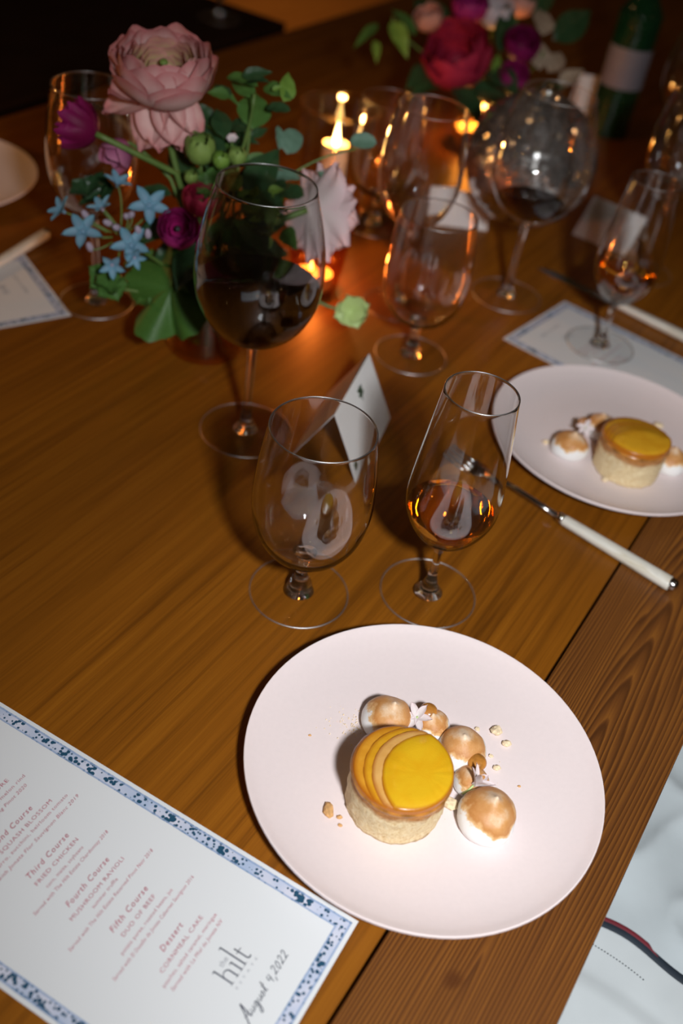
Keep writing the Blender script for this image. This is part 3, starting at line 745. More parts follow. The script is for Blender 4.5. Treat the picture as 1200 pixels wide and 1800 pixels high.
lines = [  # text, baseline y mm, width mm, size mm, style
 ('First Course', 253.0, 36, 5.6, 'h'), ('SEARED ALBACORE', 244.6, 54, 4.0, 'c'), ('cucumber, shiso, watermelon rind', 238.3, 71, 3.6, 'b'), ('Served with Sparkling Pinot 2020', 232.3, 62, 3.6, 'i'),
 ('Second Course', 217.6, 40, 5.6, 'h'), ('FRIED SQUASH BLOSSOM', 211.0, 62, 4.0, 'c'), ('ricotta, farro, zucchini, heirloom tomato', 205.6, 80, 3.6, 'b'), ('Served with Jonata Flor Sauvignon Blanc 2019', 199.3, 88, 3.6, 'i'),
 ('Third Course', 185.4, 36, 5.6, 'h'), ('FRIED CHICKEN', 178.6, 38, 4.0, 'c'), ('corn, maize, soybeans', 172.4, 33, 3.6, 'b'), ('Served with The Hilt Estate Chardonnay 2018', 166.5, 68, 3.6, 'i'),
 ('Fourth Course', 153.5, 38, 5.6, 'h'), ('MUSHROOM RAVIOLI', 146.2, 49, 4.0, 'c'), ('summer truffle', 140.7, 23, 3.6, 'b'), ('Served with The Hilt Estate Reserved Pinot Noir 2018', 134.7, 79, 3.6, 'i'),
 ('Fifth Course', 121.4, 34, 5.6, 'h'), ('DUO OF BEEF', 114.5, 31, 4.0, 'c'), ('potato puree, roasted beans, jus', 108.2, 49, 3.6, 'b'), ('Served with El Desafio de Jonata Cabernet Sauvignon 2016', 102.3, 78, 3.6, 'i'),
 ('Dessert', 89.3, 20, 5.6, 'h'), ('CORNMEAL CAKE', 82.2, 41, 4.0, 'c'), ('peaches, salted caramel, meringue', 76.1, 53, 3.6, 'b'), ('Served with La Miel de Jonata NV', 70.7, 51, 3.6, 'i')]
for s, y, wdt, sz, st in lines:
    tm = text_mesh(s, sz * mm, 0.25 if st in 'hi' else 0.0, 1.2 if st == 'h' else 1.08, wdt * mm, 0.00004 if st == 'h' else 0.0)
    link('printed_line', tm, M['ink_pink'], menu, (cx * mm, y * mm, ZT))
# logo: the hilt / ESTATE, in drawn serif strokes (mm)
def stem_(x, y0, y1, w_=0.9, top=True, bot=True):
    out = [ribbon([(x, y0), (x, y1)], w_)]
    if bot: out.append(ribbon([(x - 1.5, y0), (x + 1.5, y0)], 0.35))
    if top: out.append(ribbon([(x - 1.7, y1 - 0.55), (x, y1 - 0.15)], 0.55))
    return out
def arc(cx_, cy_, rx, ry, a0, a1, n=10):
    return [(cx_ + rx * math.cos(R_(a0 + (a1 - a0) * i / n)), cy_ + ry * math.sin(R_(a0 + (a1 - a0) * i / n))) for i in range(n + 1)]
b0 = 44.5
lg = stem_(73.2, b0, b0 + 13.5) + [ribbon(arc(76.2, b0 + 5.6, 2.6, 2.4, 165, 0), [0.35 + 0.06 * i for i in range(11)])] + stem_(78.8, b0, b0 + 5.8, 0.9, False, True)
lg += stem_(83.2, b0, b0 + 8.2)
lg += stem_(87.0, b0, b0 + 18.5)
lg += [ribbon([(91.0, b0 + 11.0), (91.0, b0 + 2.0)] + arc(92.4, b0 + 1.7, 1.4, 1.5, 180, 320, 8), 0.85), ribbon([(89.2, b0 + 7.9), (93.8, b0 + 7.9)], 0.5)]
V, F = merge(lg); V = [(x * mm, y * mm, z) for x, y, z in V]
lo = link('logo_print', newmesh('logo_print', V, F, False), M['ink_navy'], menu, (0, 0, ZT))
link('printed_word', text_mesh('the', 5.4 * mm, 0.0, 1.0, 6.6 * mm), M['ink_grey'], menu, (81.0 * mm, 54.6 * mm, ZT))
link('printed_word', text_mesh('E S T A T E', 2.2 * mm, 0.0, 1.3, 22.0 * mm), M['ink_grey'], menu, (83.0 * mm, 40.2 * mm, ZT))
# handwriting: August 4, 2022  (mm strokes)
hw = []
def stroke(pts, x0, y0=0.0, w_=0.5, n=6):
    hw.append(ribbon([(x0 + p[0] + 0.28 * p[1], y0 + p[1]) for p in smoothpts(pts, n)], w_))
yb = 25.0
stroke([(-1.5, -5.5), (0.2, -2), (2.2, 3.5), (3.6, 8.6), (4.0, 8.8), (4.1, 5), (4.2, 1.5), (4.9, 0.2), (5.8, 1.2)], 59.5, yb, 0.75)
stroke([(0.8, 2.9), (3, 2.4), (5.4, 3.4)], 59.5, yb, 0.45)
stroke([(0, 2.8), (0.1, 0.6), (0.9, 0.1), (1.9, 1.2), (2.2, 2.9), (2.2, 0.6), (3.0, 0.3)], 66.2, yb)
stroke([(2.0, 2.4), (1.0, 2.8), (0.1, 1.6), (0.6, 0.2), (1.7, 0.9), (2.2, 2.6), (2.3, -1), (1.6, -3.9), (0.4, -4.0), (0.6, -2.5), (2.8, 0.3)], 69.8, yb, 0.6)
stroke([(0, 2.8), (0.1, 0.6), (0.9, 0.1), (1.9, 1.2), (2.2, 2.9), (2.2, 0.6), (3.0, 0.6)], 73.6, yb)
stroke([(0, 0.6), (1.2, 3.0), (1.7, 1.2), (1.2, 0.1), (0.3, 0.3)], 76.8, yb)
stroke([(0.3, 0.4), (1.4, 3.2), (1.9, 6.8), (1.6, 2.5), (1.8, 0.4), (2.6, 0.5)], 79.2, yb, 0.55); stroke([(0.4, 4.1), (3.0, 4.5)], 79.2, yb, 0.4)
stroke([(0.9, 5.2), (0.2, 2.6), (2.8, 2.7)], 85.5, yb); stroke([(2.4, 5.0), (2.3, -0.3)], 85.5, yb)
stroke([(0.5, 0.5), (0.4, -0.6), (-0.2, -1.8)], 89.8, yb)
for x_ in (91.6, 99.0, 102.8):
    stroke([(0.2, 4.0), (1.1, 5.3), (2.3, 4.4), (1.6, 2.3), (0.0, 0.2), (1.0, 0.6), (2.9, 0.3)], x_, yb + 0.6)
stroke([(1.5, 5.0), (0.4, 3.4), (0.5, 0.8), (1.5, 0.3), (2.4, 2.6), (2.0, 4.7), (1.4, 5.0)], 95.2, yb + 0.4)
V, F = merge(hw); V = [(x * mm, y * mm, z) for x, y, z in V]
link('handwritten_date', newmesh('handwritten_date', V, F, False), M['ink_navy'], menu, (0, 0, ZT))

c2a = up(885, 595); c2b = up(992, 530)
t = thing('menu_card', 'menu card with a blue border under the right-hand plate and dessert glass', 'menu', (c2b.x, c2b.y, 0.0001), math.atan2((c2a - c2b).y, (c2a - c2b).x), 'printed menu cards')
link('card', me, M['menu'], t)
link('printed_line', text_mesh('the hilt', 13 * mm, 0, 1, 20 * mm), M['ink_grey'], t, (0.076, 0.045, ZT))
link('printed_line', text_mesh('August 4, 2022', 6 * mm, 0.4, 1, 46 * mm), M['ink_grey'], t, (0.082, 0.026, ZT))
for i, (a, b_) in enumerate((('Dessert', 20), ('CORNMEAL CAKE', 41), ('peaches, salted caramel, meringue', 53), ('Fifth Course', 34), ('DUO OF BEEF', 31), ('Served with El Desafio de Jonata Cabernet Sauvignon 2016', 78))):
    link('printed_line', text_mesh(a, 4.2 * mm, 0.2, 1.1, b_ * mm), M['ink_pink'], t, (0.0765, (0.089, 0.082, 0.0755, 0.121, 0.114, 0.102)[i], ZT))
# left-hand menu: corner 125,555, edges to (0,392) and (0,585)
a3 = up(125, 555); b3 = up(0, 392); d3 = (b3 - a3).normalized()
# the long edge runs along d3; the card lies to its left side
t = thing('menu_card', 'candlelit menu card cut by the left edge under a pale-handled knife', 'menu', (a3.x, a3.y, 0.0001), math.atan2(d3.y, d3.x), 'printed menu cards')
link('card', me, M['menu'], t)
link('printed_line', text_mesh('August 4, 2022', 6 * mm, 0.4, 1, 46 * mm), M['ink_grey'], t, (0.082, 0.026, ZT))
link('printed_line', text_mesh('the hilt', 13 * mm, 0, 1, 20 * mm), M['ink_grey'], t, (0.076, 0.045, ZT))

# ------------------------------------------------------------------ place cards (folded tents)
def tent(ridge_a, ridge_b, base_r, base_l, label, th=0.0006):
    """ridge points a,b and the drop of each flap (world vectors)"""
    t = thing('place_card', label, 'place card', (0, 0, 0), 0, 'folded place cards')
    o0 = (Vector((ridge_a.x, ridge_a.y, 0)) + Vector((ridge_b.x, ridge_b.y, 0))) / 2
    t.location = (o0.x, o0.y, 0)
    for nm, d in (('front_flap', base_r), ('back_flap', base_l)):
        a, b, c, e = ridge_a - o0, ridge_b - o0, ridge_b - o0 + d, ridge_a - o0 + d
        nrm = (b - a).cross(d).normalized() * th
        V = [a, b, c, e, a + nrm, b + nrm, c + nrm, e + nrm]
        F = [(0, 1, 2, 3), (7, 6, 5, 4), (0, 4, 5, 1), (1, 5, 6, 2), (2, 6, 7, 3), (3, 7, 4, 0)]
        link(nm, newmesh(nm, V, F, False), M['card'], t)
    return t, o0
# near card: apex 648,622 and 588,728 are the ridge ends; right flap reaches the table at 685,735
hz = 0.062
ra = up(648, 622, hz); rb = up(588, 728, hz)
br = up(685, 735, 0.0006) - ra
ridge = (rb - ra); mid_l = up(513, 797, 0.0006) - rb
pc, o0 = tent(ra, rb, br, mid_l, 'white folded place card with a small green emblem behind the near goblet')
# emblem: little sprig printed on the right flap
nr = ridge.cross(br).normalized()
if nr.dot(Vector((0, 0, CAM_H)) - ra) < 0: nr = -nr
def emblem(fr, fd, sc, nm):
    ctr = ra + ridge * fr + br * fd - o0 + nr * 0.0011
    e1 = ridge.normalized(); e2 = br.normalized(); parts = []
    for (cx_, cy_, a_, l_, w_) in ((0, 0, 90, 9, 1.4), (0, 1, 35, 5, 2.2), (0, 1, 145, 5, 2.2), (0, -1, 20, 4.5, 2.4), (0, -1, 160, 4.5, 2.4), (0, 3.2, 90, 3, 2.5)):
        ca, sa = math.cos(R_(a_)), math.sin(R_(a_)); s_ = []
        for tt, ww in ((0, 0.2), (0.3, 0.9), (0.7, 1), (1, 0.1)):
            px_, py_ = cx_ + ca * l_ * (tt - (0.5 if a_ == 90 else 0)), cy_ + sa * l_ * (tt - (0.5 if a_ == 90 else 0))
            for sg in (1, -1): s_.append(ctr + (e2 * -1 * (py_ + sg * ca * w_ * ww * 0.5) + e1 * (px_ - sg * sa * w_ * ww * 0.5)) * (0.001 * sc))
        parts.append((s_, [(0, 1, 3, 2), (2, 3, 5, 4), (4, 5, 7, 6)]))
    V, F = merge(parts); link(nm, newmesh(nm, V, F, False), M['ink_green'], pc)
emblem(0.425, 0.23, 1.7, 'printed_emblem')
emblem(0.90, 0.86, 1.2, 'printed_emblem')
# far card behind the rear goblet, card on the right, white square card by the bottle
def simple_tent(px, py, wd, hh, yaw, label, spread=0.028):
    p = up(px, py); d = Vector((math.cos(yaw), math.sin(yaw), 0)); q = Vector((-d.y, d.x, 0)); h = Vector((0, 0, math.sqrt(max(hh * hh - spread * spread, 1e-6))))
    a = p - d * wd / 2 + h; b = p + d * wd / 2 + h
    return tent(a, b, -h - q * spread + Vector((0, 0, 0.0006)), -h + q * spread + Vector((0, 0, 0.0006)), label)
simple_tent(800, 385, 0.085, 0.05, R_(8), 'white place card between the rear goblets and the mirror ball')
simple_tent(1072, 418, 0.085, 0.062, R_(-32), 'tilted white place card right of the mirror ball', 0.04)
simple_tent(1030, 196, 0.06, 0.07, R_(6), 'small upright white card left of the green bottle')

# ------------------------------------------------------------------ cutlery
def cutlery(kind, a, b, label, hl=0.115):
    """a = working end, b = handle end (table points)"""
    d = b - a; L = d.length; t = thing(kind, label, 'fork' if 'fork' in kind else 'knife', Vector((a.x, a.y, 0.0002)), math.atan2(d.y, d.x) - math.pi / 2, 'pearl-handled cutlery')
    y1 = L - 0.007; y0 = y1 - hl
    # handle: faceted tapered pearl bar
    V = []; F = []; n_ = 12
    for i, (f_, wd, hh) in enumerate(((0, 0.0048, 0.0036), (0.02, 0.0055, 0.0042), (0.5, 0.0064, 0.0048), (0.98, 0.0072, 0.0052), (1, 0.0066, 0.0048))):
        for k in range(n_):
            an = 2 * math.pi * k / n_; c_, s_ = math.cos(an), math.sin(an)
            V.append((wd * math.copysign(abs(c_) ** 0.6, c_), y0 + hl * f_, 0.0056 + hh * math.copysign(abs(s_) ** 0.6, s_)))
    for i in range(4):
        for k in range(n_):
            k2 = (k + 1) % n_; F.append((i * n_ + k, i * n_ + k2, (i + 1) * n_ + k2, (i + 1) * n_ + k))
    F.append(tuple(range(n_ - 1, -1, -1))); F.append(tuple(range(4 * n_, 5 * n_)))
    link('handle', newmesh('cutlery_handle', V, F), M['pearl'], t)
    V, F = lathe(smoothpts([(0, -0.001), (0.0058, -0.001), (0.0062, 0.0015), (0.0052, 0.005), (0.003, 0.0068), (0, 0.0074)], 3), 24)
    link('end_cap', newmesh('end_cap', V, F), M['steel'], t, (0, y1 - 0.0005, 0.0063), (-math.pi / 2, 0, 0))
    V, F = lathe([(0, -0.006), (0.0042, -0.006), (0.0055, -0.004), (0.0052, -0.001), (0.0056, 0.001), (0, 0.001)], 20)
    link('bolster', newmesh('bolster', V, F), M['steel'], t, (0, y0 - 0.0005, 0.0056), (-math.pi / 2, 0, 0))
    if 'fork' in kind:
        V, F = tube([(0, y0 - 0.004, 0.0055), (0, y0 - 0.03, 0.007), (0, y0 - 0.055, 0.0085), (0, 0.052, 0.007)], 0.0032, 10, 0.0036)
        V = [(v[0], v[1], (v[2] - 0.007) * 0.7 + 0.007) for v in V]
        link('neck', newmesh('fork_neck', V, F), M['steel'], t)
        V = []; F = []
        prof = [(0.056, 0.0034, 0.0075), (0.050, 0.007, 0.006), (0.044, 0.0108, 0.0045), (0.036, 0.0122, 0.0035), (0.030, 0.0122, 0.0033)]
        for (y_, w_, z_) in prof:
            for u_, dz in ((-1, 0.001), (-0.5, 0), (0, -0.0003), (0.5, 0), (1, 0.001)): V.append((u_ * w_, y_, z_ + dz + 0.001))
            for u_, dz in ((1, 0.001), (0.5, 0), (0, -0.0003), (-0.5, 0), (-1, 0.001)): V.append((u_ * w_, y_, z_ + dz - 0.0008))
        for i in range(4):
            for k in range(10): F.append((i * 10 + k, (i + 1) * 10 + k, (i + 1) * 10 + (k + 1) % 10, i * 10 + (k + 1) % 10))
        F.append(tuple(range(10))); F.append(tuple(range(49, 39, -1)))
        link('head', newmesh('fork_head', V, F), M['steel'], t)
        tv, tf = tube([(0, 0.033, 0.0036), (0, 0.02, 0.0036), (0, 0.008, 0.0052), (0, 0.0, 0.0075)], 0.0018, 8, 0.0009)
        tine = newmesh('tine', tv, tf)
        for x_ in (-0.0101, -0.0034, 0.0034, 0.0101): link('tine', tine, M['steel'], t, (x_, 0, 0))
    else:
        V = []; F = []
        ys = [0.0, 0.006, 0.02, 0.05, 0.08, y0 - 0.006]
        for i, y_ in enumerate(ys):
            wl = (0.0005, 0.006, 0.0105, 0.0115, 0.0105, 0.0045)[i]; wr = (0.0005, 0.0025, 0.0055, 0.0065, 0.006, 0.0045)[i]
            V += [(-wl, y_, 0.0022), (wr, y_, 0.0032), (wr, y_, 0.0008), (-wl, y_, 0.0014)]
        for i in range(len(ys) - 1):
            for k in range(4): F.append((i * 4 + k, (i + 1) * 4 + k, (i + 1) * 4 + (k + 1) % 4, i * 4 + (k + 1) % 4))
        F.append((0, 1, 2, 3)); F.append(tuple(range(len(V) - 1, len(V) - 5, -1)))
        link('blade', newmesh('knife_blade', V, F, False), M['steel'], t)
    return t
cutlery('dessert_fork', up(783, 792, 0.004), up(1190, 1037, 0.004), 'steel fork with a pearl handle lying below the right-hand plate')
cutlery('table_knife', up(944, 468, 0.004), up(1226, 606, 0.004), 'pearl-handled knife lying behind the right-hand menu')
e_ = up(-70, 507, 0.004); f_ = up(86, 412, 0.004); k_ = cutlery('table_knife', f_ + (e_ - f_).normalized() * 0.235, f_, 'pearl-handled knife lit golden on the left-hand menu'); k_.location.z = 0.0012
e_ = up(220, 212, 0.004); f_ = up(305, 258, 0.004); cutlery('table_knife', f_ + (e_ - f_).normalized() * 0.235, f_, 'golden-lit pearl-handled knife half hidden behind the pink flower')

# ------------------------------------------------------------------ flowers
TOCAM = -CF
def spetal(Rr, Rz, th1, ph, flare=0.06, rows=8, cols=8, wav=0.03, seed=0):
    V = []; F = []; A = []
    for i in range(rows + 1):
        v = i / rows
        for j in range(cols + 1):
            u = 2 * j / cols - 1
            th = R_(th1) * v * (1 - 0.16 * u * u) + 0.02
            rr = 1 + flare * v ** 4 + wav * v * v * math.sin(u * 5 + seed)
            w_ = ph * (0.85 + 0.15 * math.sin(math.pi * v))
            a = R_(w_) * u
            V.append((Rr * rr * math.sin(th) * math.cos(a), Rr * rr * math.sin(th) * math.sin(a), Rz * rr * (1 - math.cos(th))))
            A.append(max(v ** 2, abs(u) ** 3 * v))
    for i in range(rows):
        for j in range(cols):
            a = i * (cols + 1) + j; F.append((a, a + 1, a + cols + 2, a + cols + 1))
    return newmesh('petal', V, F, True, A)
def add_stem(root, pts, r=0.0022, mat='stem', name='stem'):
    inv = root.matrix_basis.inverted()
    V, F = tube([inv @ Vector(p) for p in pts], r, 8, r * 1.15)
    return link(name, newmesh(name, V, F), M[mat], root)
def place(root, p, ax, ydir=(1, 0.2, 0)):
    root.location = p; orient(root, ax, ydir); 
    root.matrix_basis = Matrix.Translation(p) @ root.rotation_euler.to_matrix().to_4x4()
def globe(name, label, p, ax, Rr, Rz, mats, layers, stem_pts, cat='flower', group=None, centre='bud', skirt=None, stem_r=0.0022, wav=0.03):
    """layered globe flower; layers = (scale, count, opening angle, half width, material index, tilt)"""
    o = thing(name, label, cat, p, 0, group); place(o, p, ax)
    for li, (sc, n, th, ph, mi, tl) in enumerate(layers):
        meshes = [spetal(Rr * sc, Rz * sc, th, ph, 0.05, seed=random.uniform(0, 6), wav=wav) for _ in range(2)]
        off = random.uniform(0, 6)
        for k in range(n):
            a = off + 2 * math.pi * k / n + random.uniform(-.12, .12)
            e = Euler((0, 0, a)).to_matrix() @ Euler((0, R_(tl + random.uniform(-4, 4)), 0)).to_matrix()
            s_ = random.uniform(0.97, 1.05)
            link('petal', meshes[k % 2], M[mats[mi]], o, (0, 0, Rz * (1 - sc) * 0.55), e.to_euler(), (s_, s_, s_))
    if centre:
        V, F = lathe(smoothpts([(0, 0), (0.6, 0.1), (0.9, 0.5), (0.7, 0.95), (0.3, 1.1), (0, 1.1)], 3), 16)
        s0 = Rr * layers[-1][0] * 0.42
        link('flower_centre', newmesh('flower_centre', [(x * s0, y * s0, z * s0) for x, y, z in V], F), M[centre], o, (0, 0, Rz * 0.92))
    if skirt:
        for (az, el, l, wd, cr) in skirt:
            pm = petal_mesh(l, wd, cr, 0.25, 0.03, 8, 8, 0, az)
            e = Euler((0, 0, R_(az))).to_matrix() @ Euler((R_(el), 0, 0)).to_matrix()
            link('petal', pm, M[mats[0]], o, (0, 0, Rz * 0.06), e.to_euler())
    if stem_pts: add_stem(o, stem_pts, stem_r)
    return o
# amber glass vase
VA = up(360, 607); VASE = Vector((VA.x, VA.y, 0.0))
vz = 0.085
vase = thing('glass_vase', 'low amber-tinted glass vase holding the main flower arrangement', 'vase', VASE + Vector((0, 0, 0.0002)))
prof = smoothpts([(0, 0), (0.036, 0.0), (0.041, 0.003), (0.044, 0.02), (0.046, 0.05), (0.047, vz), (0.0462, vz + 0.0008), (0.0452, vz), (0.044, 0.05), (0.0418, 0.02), (0.038, 0.006), (0, 0.005)], 4)
V, F = lathe(prof, 56); link('body', newmesh('vase_body', V, F), M['amber_glass'], vase)
V, F = lathe([(0, 0.0055), (0.0375, 0.0062), (0.0412, 0.02), (0.0432, 0.045), (0, 0.045)], 48); link('water', newmesh('vase_water', V, F), M['foot_glass'], vase)
MOUTH = VASE + Vector((0, 0, vz))
def stem_to_vase(p, d0, k=0.05, spread=0.025):
    a = random.uniform(0, 6.28); m_ = MOUTH + Vector((math.cos(a) * spread, math.sin(a) * spread, -0.01)); q = VASE + Vector((-math.cos(a) * spread * .8, -math.sin(a) * spread * .8, 0.012))
    p = Vector(p)
    return bez(p, p - Vector(d0).normalized() * k, m_, 10) + [m_ * 0.5 + q * 0.5, q]
Z = Vector((0, 0, 1))
# big pale pink ranunculus
pk = at(288, 168, 0.945); axp = (Z + TOCAM * 0.42 + CX * 0.05).normalized()
lay = [(1.0, 5, 100, 36, 0, 9), (0.98, 6, 104, 34, 0, 5), (0.95, 6, 110, 33, 0, 2), (0.90, 6, 115, 32, 0, 1), (0.84, 6, 119, 32, 0, 0), (0.77, 6, 122, 34, 0, 0), (0.69, 6, 124, 36, 1, 0), (0.61, 6, 125, 38, 1, 0), (0.52, 6, 124, 40, 1, 0), (0.43, 5, 121, 44, 1, 0), (0.34, 5, 117, 46, 1, 0), (0.25, 4, 112, 50, 1, 0)]
sk = [(192, -12, 0.060, 0.024, 0.12), (207, 4, 0.056, 0.024, -0.1), (228, -42, 0.058, 0.022, 0.30), (264, -40, 0.052, 0.024, 0.25), (300, -36, 0.052, 0.022, 0.20), (322, -48, 0.060, 0.020, 0.25), (338, -30, 0.052, 0.022, 0.2), (180, 20, 0.058, 0.022, -0.25)]
globe('ranunculus', 'large pale pink ranunculus standing tallest above the arrangement', pk, axp, 0.0425, 0.034, ['pink', 'pink_inner'], lay, stem_to_vase(pk, axp, 0.07), group=None, centre='bud', skirt=sk, stem_r=0.003)
# small dark stem leaf under it
LEAF_CACHE = {}
def leaf_mesh(kind, ratio):
    key = (kind, ratio)
    if key in LEAF_CACHE: return LEAF_CACHE[key]
    V = []; F = []; rows, cols = 10, 6
    for i in range(rows + 1):
        v = i / rows
        if kind == 'round': w_ = math.sqrt(max(v * (1 - v), 0)) * 2
        elif kind == 'point': w_ = (math.sin(math.pi * v ** 0.75)) ** 0.9 * (1 - 0.25 * v)
        else: w_ = math.sin(math.pi * v) ** 1.1
        w_ = max(w_, 0.03) * ratio * 0.5
        for j in range(cols + 1):
            u = 2 * j / cols - 1
            V.append((u * w_, v, 0.14 * abs(u) * w_ * 2 - 0.22 * (v - 0.4) ** 2 + 0.015 * math.sin(v * 17 + u * 2)))
    for i in range(rows):
        for j in range(cols):
            a = i * (cols + 1) + j; F.append((a, a + 1, a + cols + 2, a + cols + 1))
    me_ = newmesh('leaf', V, F); LEAF_CACHE[key] = me_; return me_
def leaf(root, px, py, Y, L, wr, ang, mat, kind='point', tilt=(0, 0)):
    """leaf blade: base at the pixel, ang = direction in the picture plane (deg, counter-clockwise from right)"""
    p = at(px, py, Y); dirv = CX * math.cos(R_(ang)) - CD * math.sin(R_(ang))
    nrm = (TOCAM + CX * tilt[0] - CD * tilt[1]).normalized()
    dirv = (dirv + CF * random.uniform(-.25, .25)).normalized()
    me_ = leaf_mesh(kind, wr)
    key = (kind, wr, mat)
    if key not in LEAF_CACHE:
        m2 = me_.copy(); m2.materials.clear(); m2.materials.append(M[mat]); LEAF_CACHE[key] = m2
    o = bpy.data.objects.new('leaf', LEAF_CACHE[key]); C.objects.link(o); o.parent = root
    mw = Matrix.Translation(p) @ basis(nrm, dirv).to_4x4() @ Matrix.Scale(L, 4)
    o.matrix_basis = root.matrix_basis.inverted() @ mw
    return o
def sprig(name, label, pts, r=0.0016, mat='stem', group='foliage sprigs in the main arrangement', cat='foliage'):
    root = thing(name, label, cat, pts[-1], 0, group); root.matrix_basis = Matrix.Translation(pts[-1])
    add_stem(root, pts, r, mat); return root
sp = lambda px, py, Y, d, k=0.05: stem_to_vase(at(px, py, Y), d, k)
pxs = 0.95 / FPX   # metres per pixel at the arrangement
s = sprig('leafy_sprig', 'leafy green sprig rising to the right of the pink ranunculus', sp(447, 165, 0.97, Z, 0.06))
leaf(s, 445, 225, 0.97, 82 * pxs, 0.85, 85, 'leaf', 'point', (0.2, 0.3))
leaf(s, 448, 168, 0.98, 68 * pxs, 0.5, 140, 'leaf', 'point', (-0.3, 0.2))
leaf(s, 440, 225, 0.97, 55 * pxs, 0.7, 150, 'dark_leaf', 'point', (-0.4, 0.4))
leaf(s, 478, 158, 0.98, 20 * pxs, 0.5, 20, 'bright_leaf', 'point')
leaf(s, 500, 178, 0.98, 60 * pxs, 0.62, 72, 'bright_leaf', 'point', (0.6, 0.1))
leaf(s, 375, 150, 0.99, 60 * pxs, 0.35, -40, 'leaf', 'point', (0.3, 0.5))
s = sprig('leafy_sprig', 'glossy dark leaf sprig in the middle of the arrangement', sp(440, 330, 0.93, Z, 0.04))
leaf(s, 432, 345, 0.92, 125 * pxs, 0.52, 58, 'dark_leaf', 'point', (0.3, 0.2))
leaf(s, 445, 345, 0.91, 70 * pxs, 0.6, -30, 'dark_leaf', 'point', (0.1, 0.6))
leaf(s, 420, 330, 0.93, 85 * pxs, 0.6, 175, 'dark_leaf', 'point', (-0.2, 0.6))
leaf(s, 430, 380, 0.91, 90 * pxs, 0.65, -60, 'dark_leaf', 'point', (0.1, 0.3))
leaf(s, 395, 240, 0.96, 70 * pxs, 0.6, 100, 'dark_leaf', 'point', (0.1, 0.4))
leaf(s, 420, 430, 0.89, 70 * pxs, 0.7, -15, 'dark_leaf', 'point', (0.1, 0.8))
s = sprig('leafy_sprig', 'long dark leaves under the pink ranunculus head', sp(318, 330, 0.94, Z, 0.04))
leaf(s, 322, 345, 0.94, 140 * pxs, 0.30, 97, 'dark_leaf', 'lance', (0, 0.2))
leaf(s, 300, 340, 0.94, 80 * pxs, 0.45, 160, 'dark_leaf', 'point', (-0.2, 0.6))
leaf(s, 330, 345, 0.94, 95 * pxs, 0.4, 60, 'leaf', 'point', (0.2, 0.3))
leaf(s, 300, 390, 0.92, 90 * pxs, 0.6, 215, 'dark_leaf', 'point', (0, 0.4))
leaf(s, 345, 440, 0.90, 90 * pxs, 0.7, 250, 'dark_leaf', 'point', (0, 0.4))
leaf(s, 330, 440, 0.91, 110 * pxs, 0.6, 280, 'dark_leaf', 'point', (0.2, 0.3))
def bush(label, n, x0, x1, y0, y1, Ya, Yb_, mats, lmin, lmax):
    s_ = sprig('leafy_sprig', label, sp((x0 + x1) / 2, (y0 + y1) / 2, (Ya + Yb_) / 2, Z, 0.03))
    for k in range(n):
        x_, y_ = random.uniform(x0, x1), random.uniform(y0, y1)
        leaf(s_, x_, y_, random.uniform(Ya, Yb_), random.uniform(lmin, lmax) * pxs, random.choice((0.5, 0.6, 0.7)), random.uniform(0, 360), random.choice(mats), random.choice(('point', 'point', 'round')), (random.uniform(-.6, .6), random.uniform(-.1, .8)))
bush('dense dark leaves filling the middle of the arrangement', 30, 340, 500, 300, 440, 0.935, 0.99, ['dark_leaf', 'dark_leaf', 'leaf'], 45, 85)
bush('dark leaves behind the green buds', 16, 330, 430, 215, 300, 0.96, 1.0, ['dark_leaf', 'dark_leaf', 'leaf'], 40, 75)
bush('low leaves around the vase rim behind the lobed leaf', 18, 270, 440, 420, 500, 0.90, 0.97, ['dark_leaf', 'leaf'], 45, 80)
bush('green leaves between the pink ranunculus and the candle', 9, 395, 490, 130, 250, 0.97, 1.0, ['leaf', 'dark_leaf', 'dark_leaf'], 38, 66)
bush('bright small leaves catching light above the red wine', 10, 385, 480, 330, 420, 0.90, 0.925, ['bud', 'leaf', 'bright_leaf'], 25, 45)
s = sprig('eucalyptus_sprig', 'eucalyptus sprig with round grey-green leaves reaching to the candle', bez(at(625, 262, 0.99), at(540, 275, 0.98), at(470, 340, 0.95), 10) + [MOUTH + Vector((.02, .01, -.01)), VASE + Vector((0, 0, .02))], 0.0011)
leaf(s, 505, 270, 0.98, 52 * pxs, 0.78, 72, 'euc_leaf', 'round', (0.2, 0.1))
leaf(s, 614, 248, 0.99, 50 * pxs, 0.62, -2, 'euc_leaf', 'round', (0, 0.1))
leaf(s, 530, 312, 0.96, 62 * pxs, 0.42, 174, 'euc_leaf', 'round', (0.0, 0.5))
leaf(s, 480, 345, 0.95, 50 * pxs, 0.6, 150, 'euc_leaf', 'round', (0.2, 0.4))
leaf(s, 492, 262, 0.97, 45 * pxs, 0.4, 100, 'euc_leaf', 'round', (0.7, 0.1))
leaf(s, 560, 300, 0.98, 28 * pxs, 0.5, -50, 'euc_leaf', 'round', (0.3, 0.3))
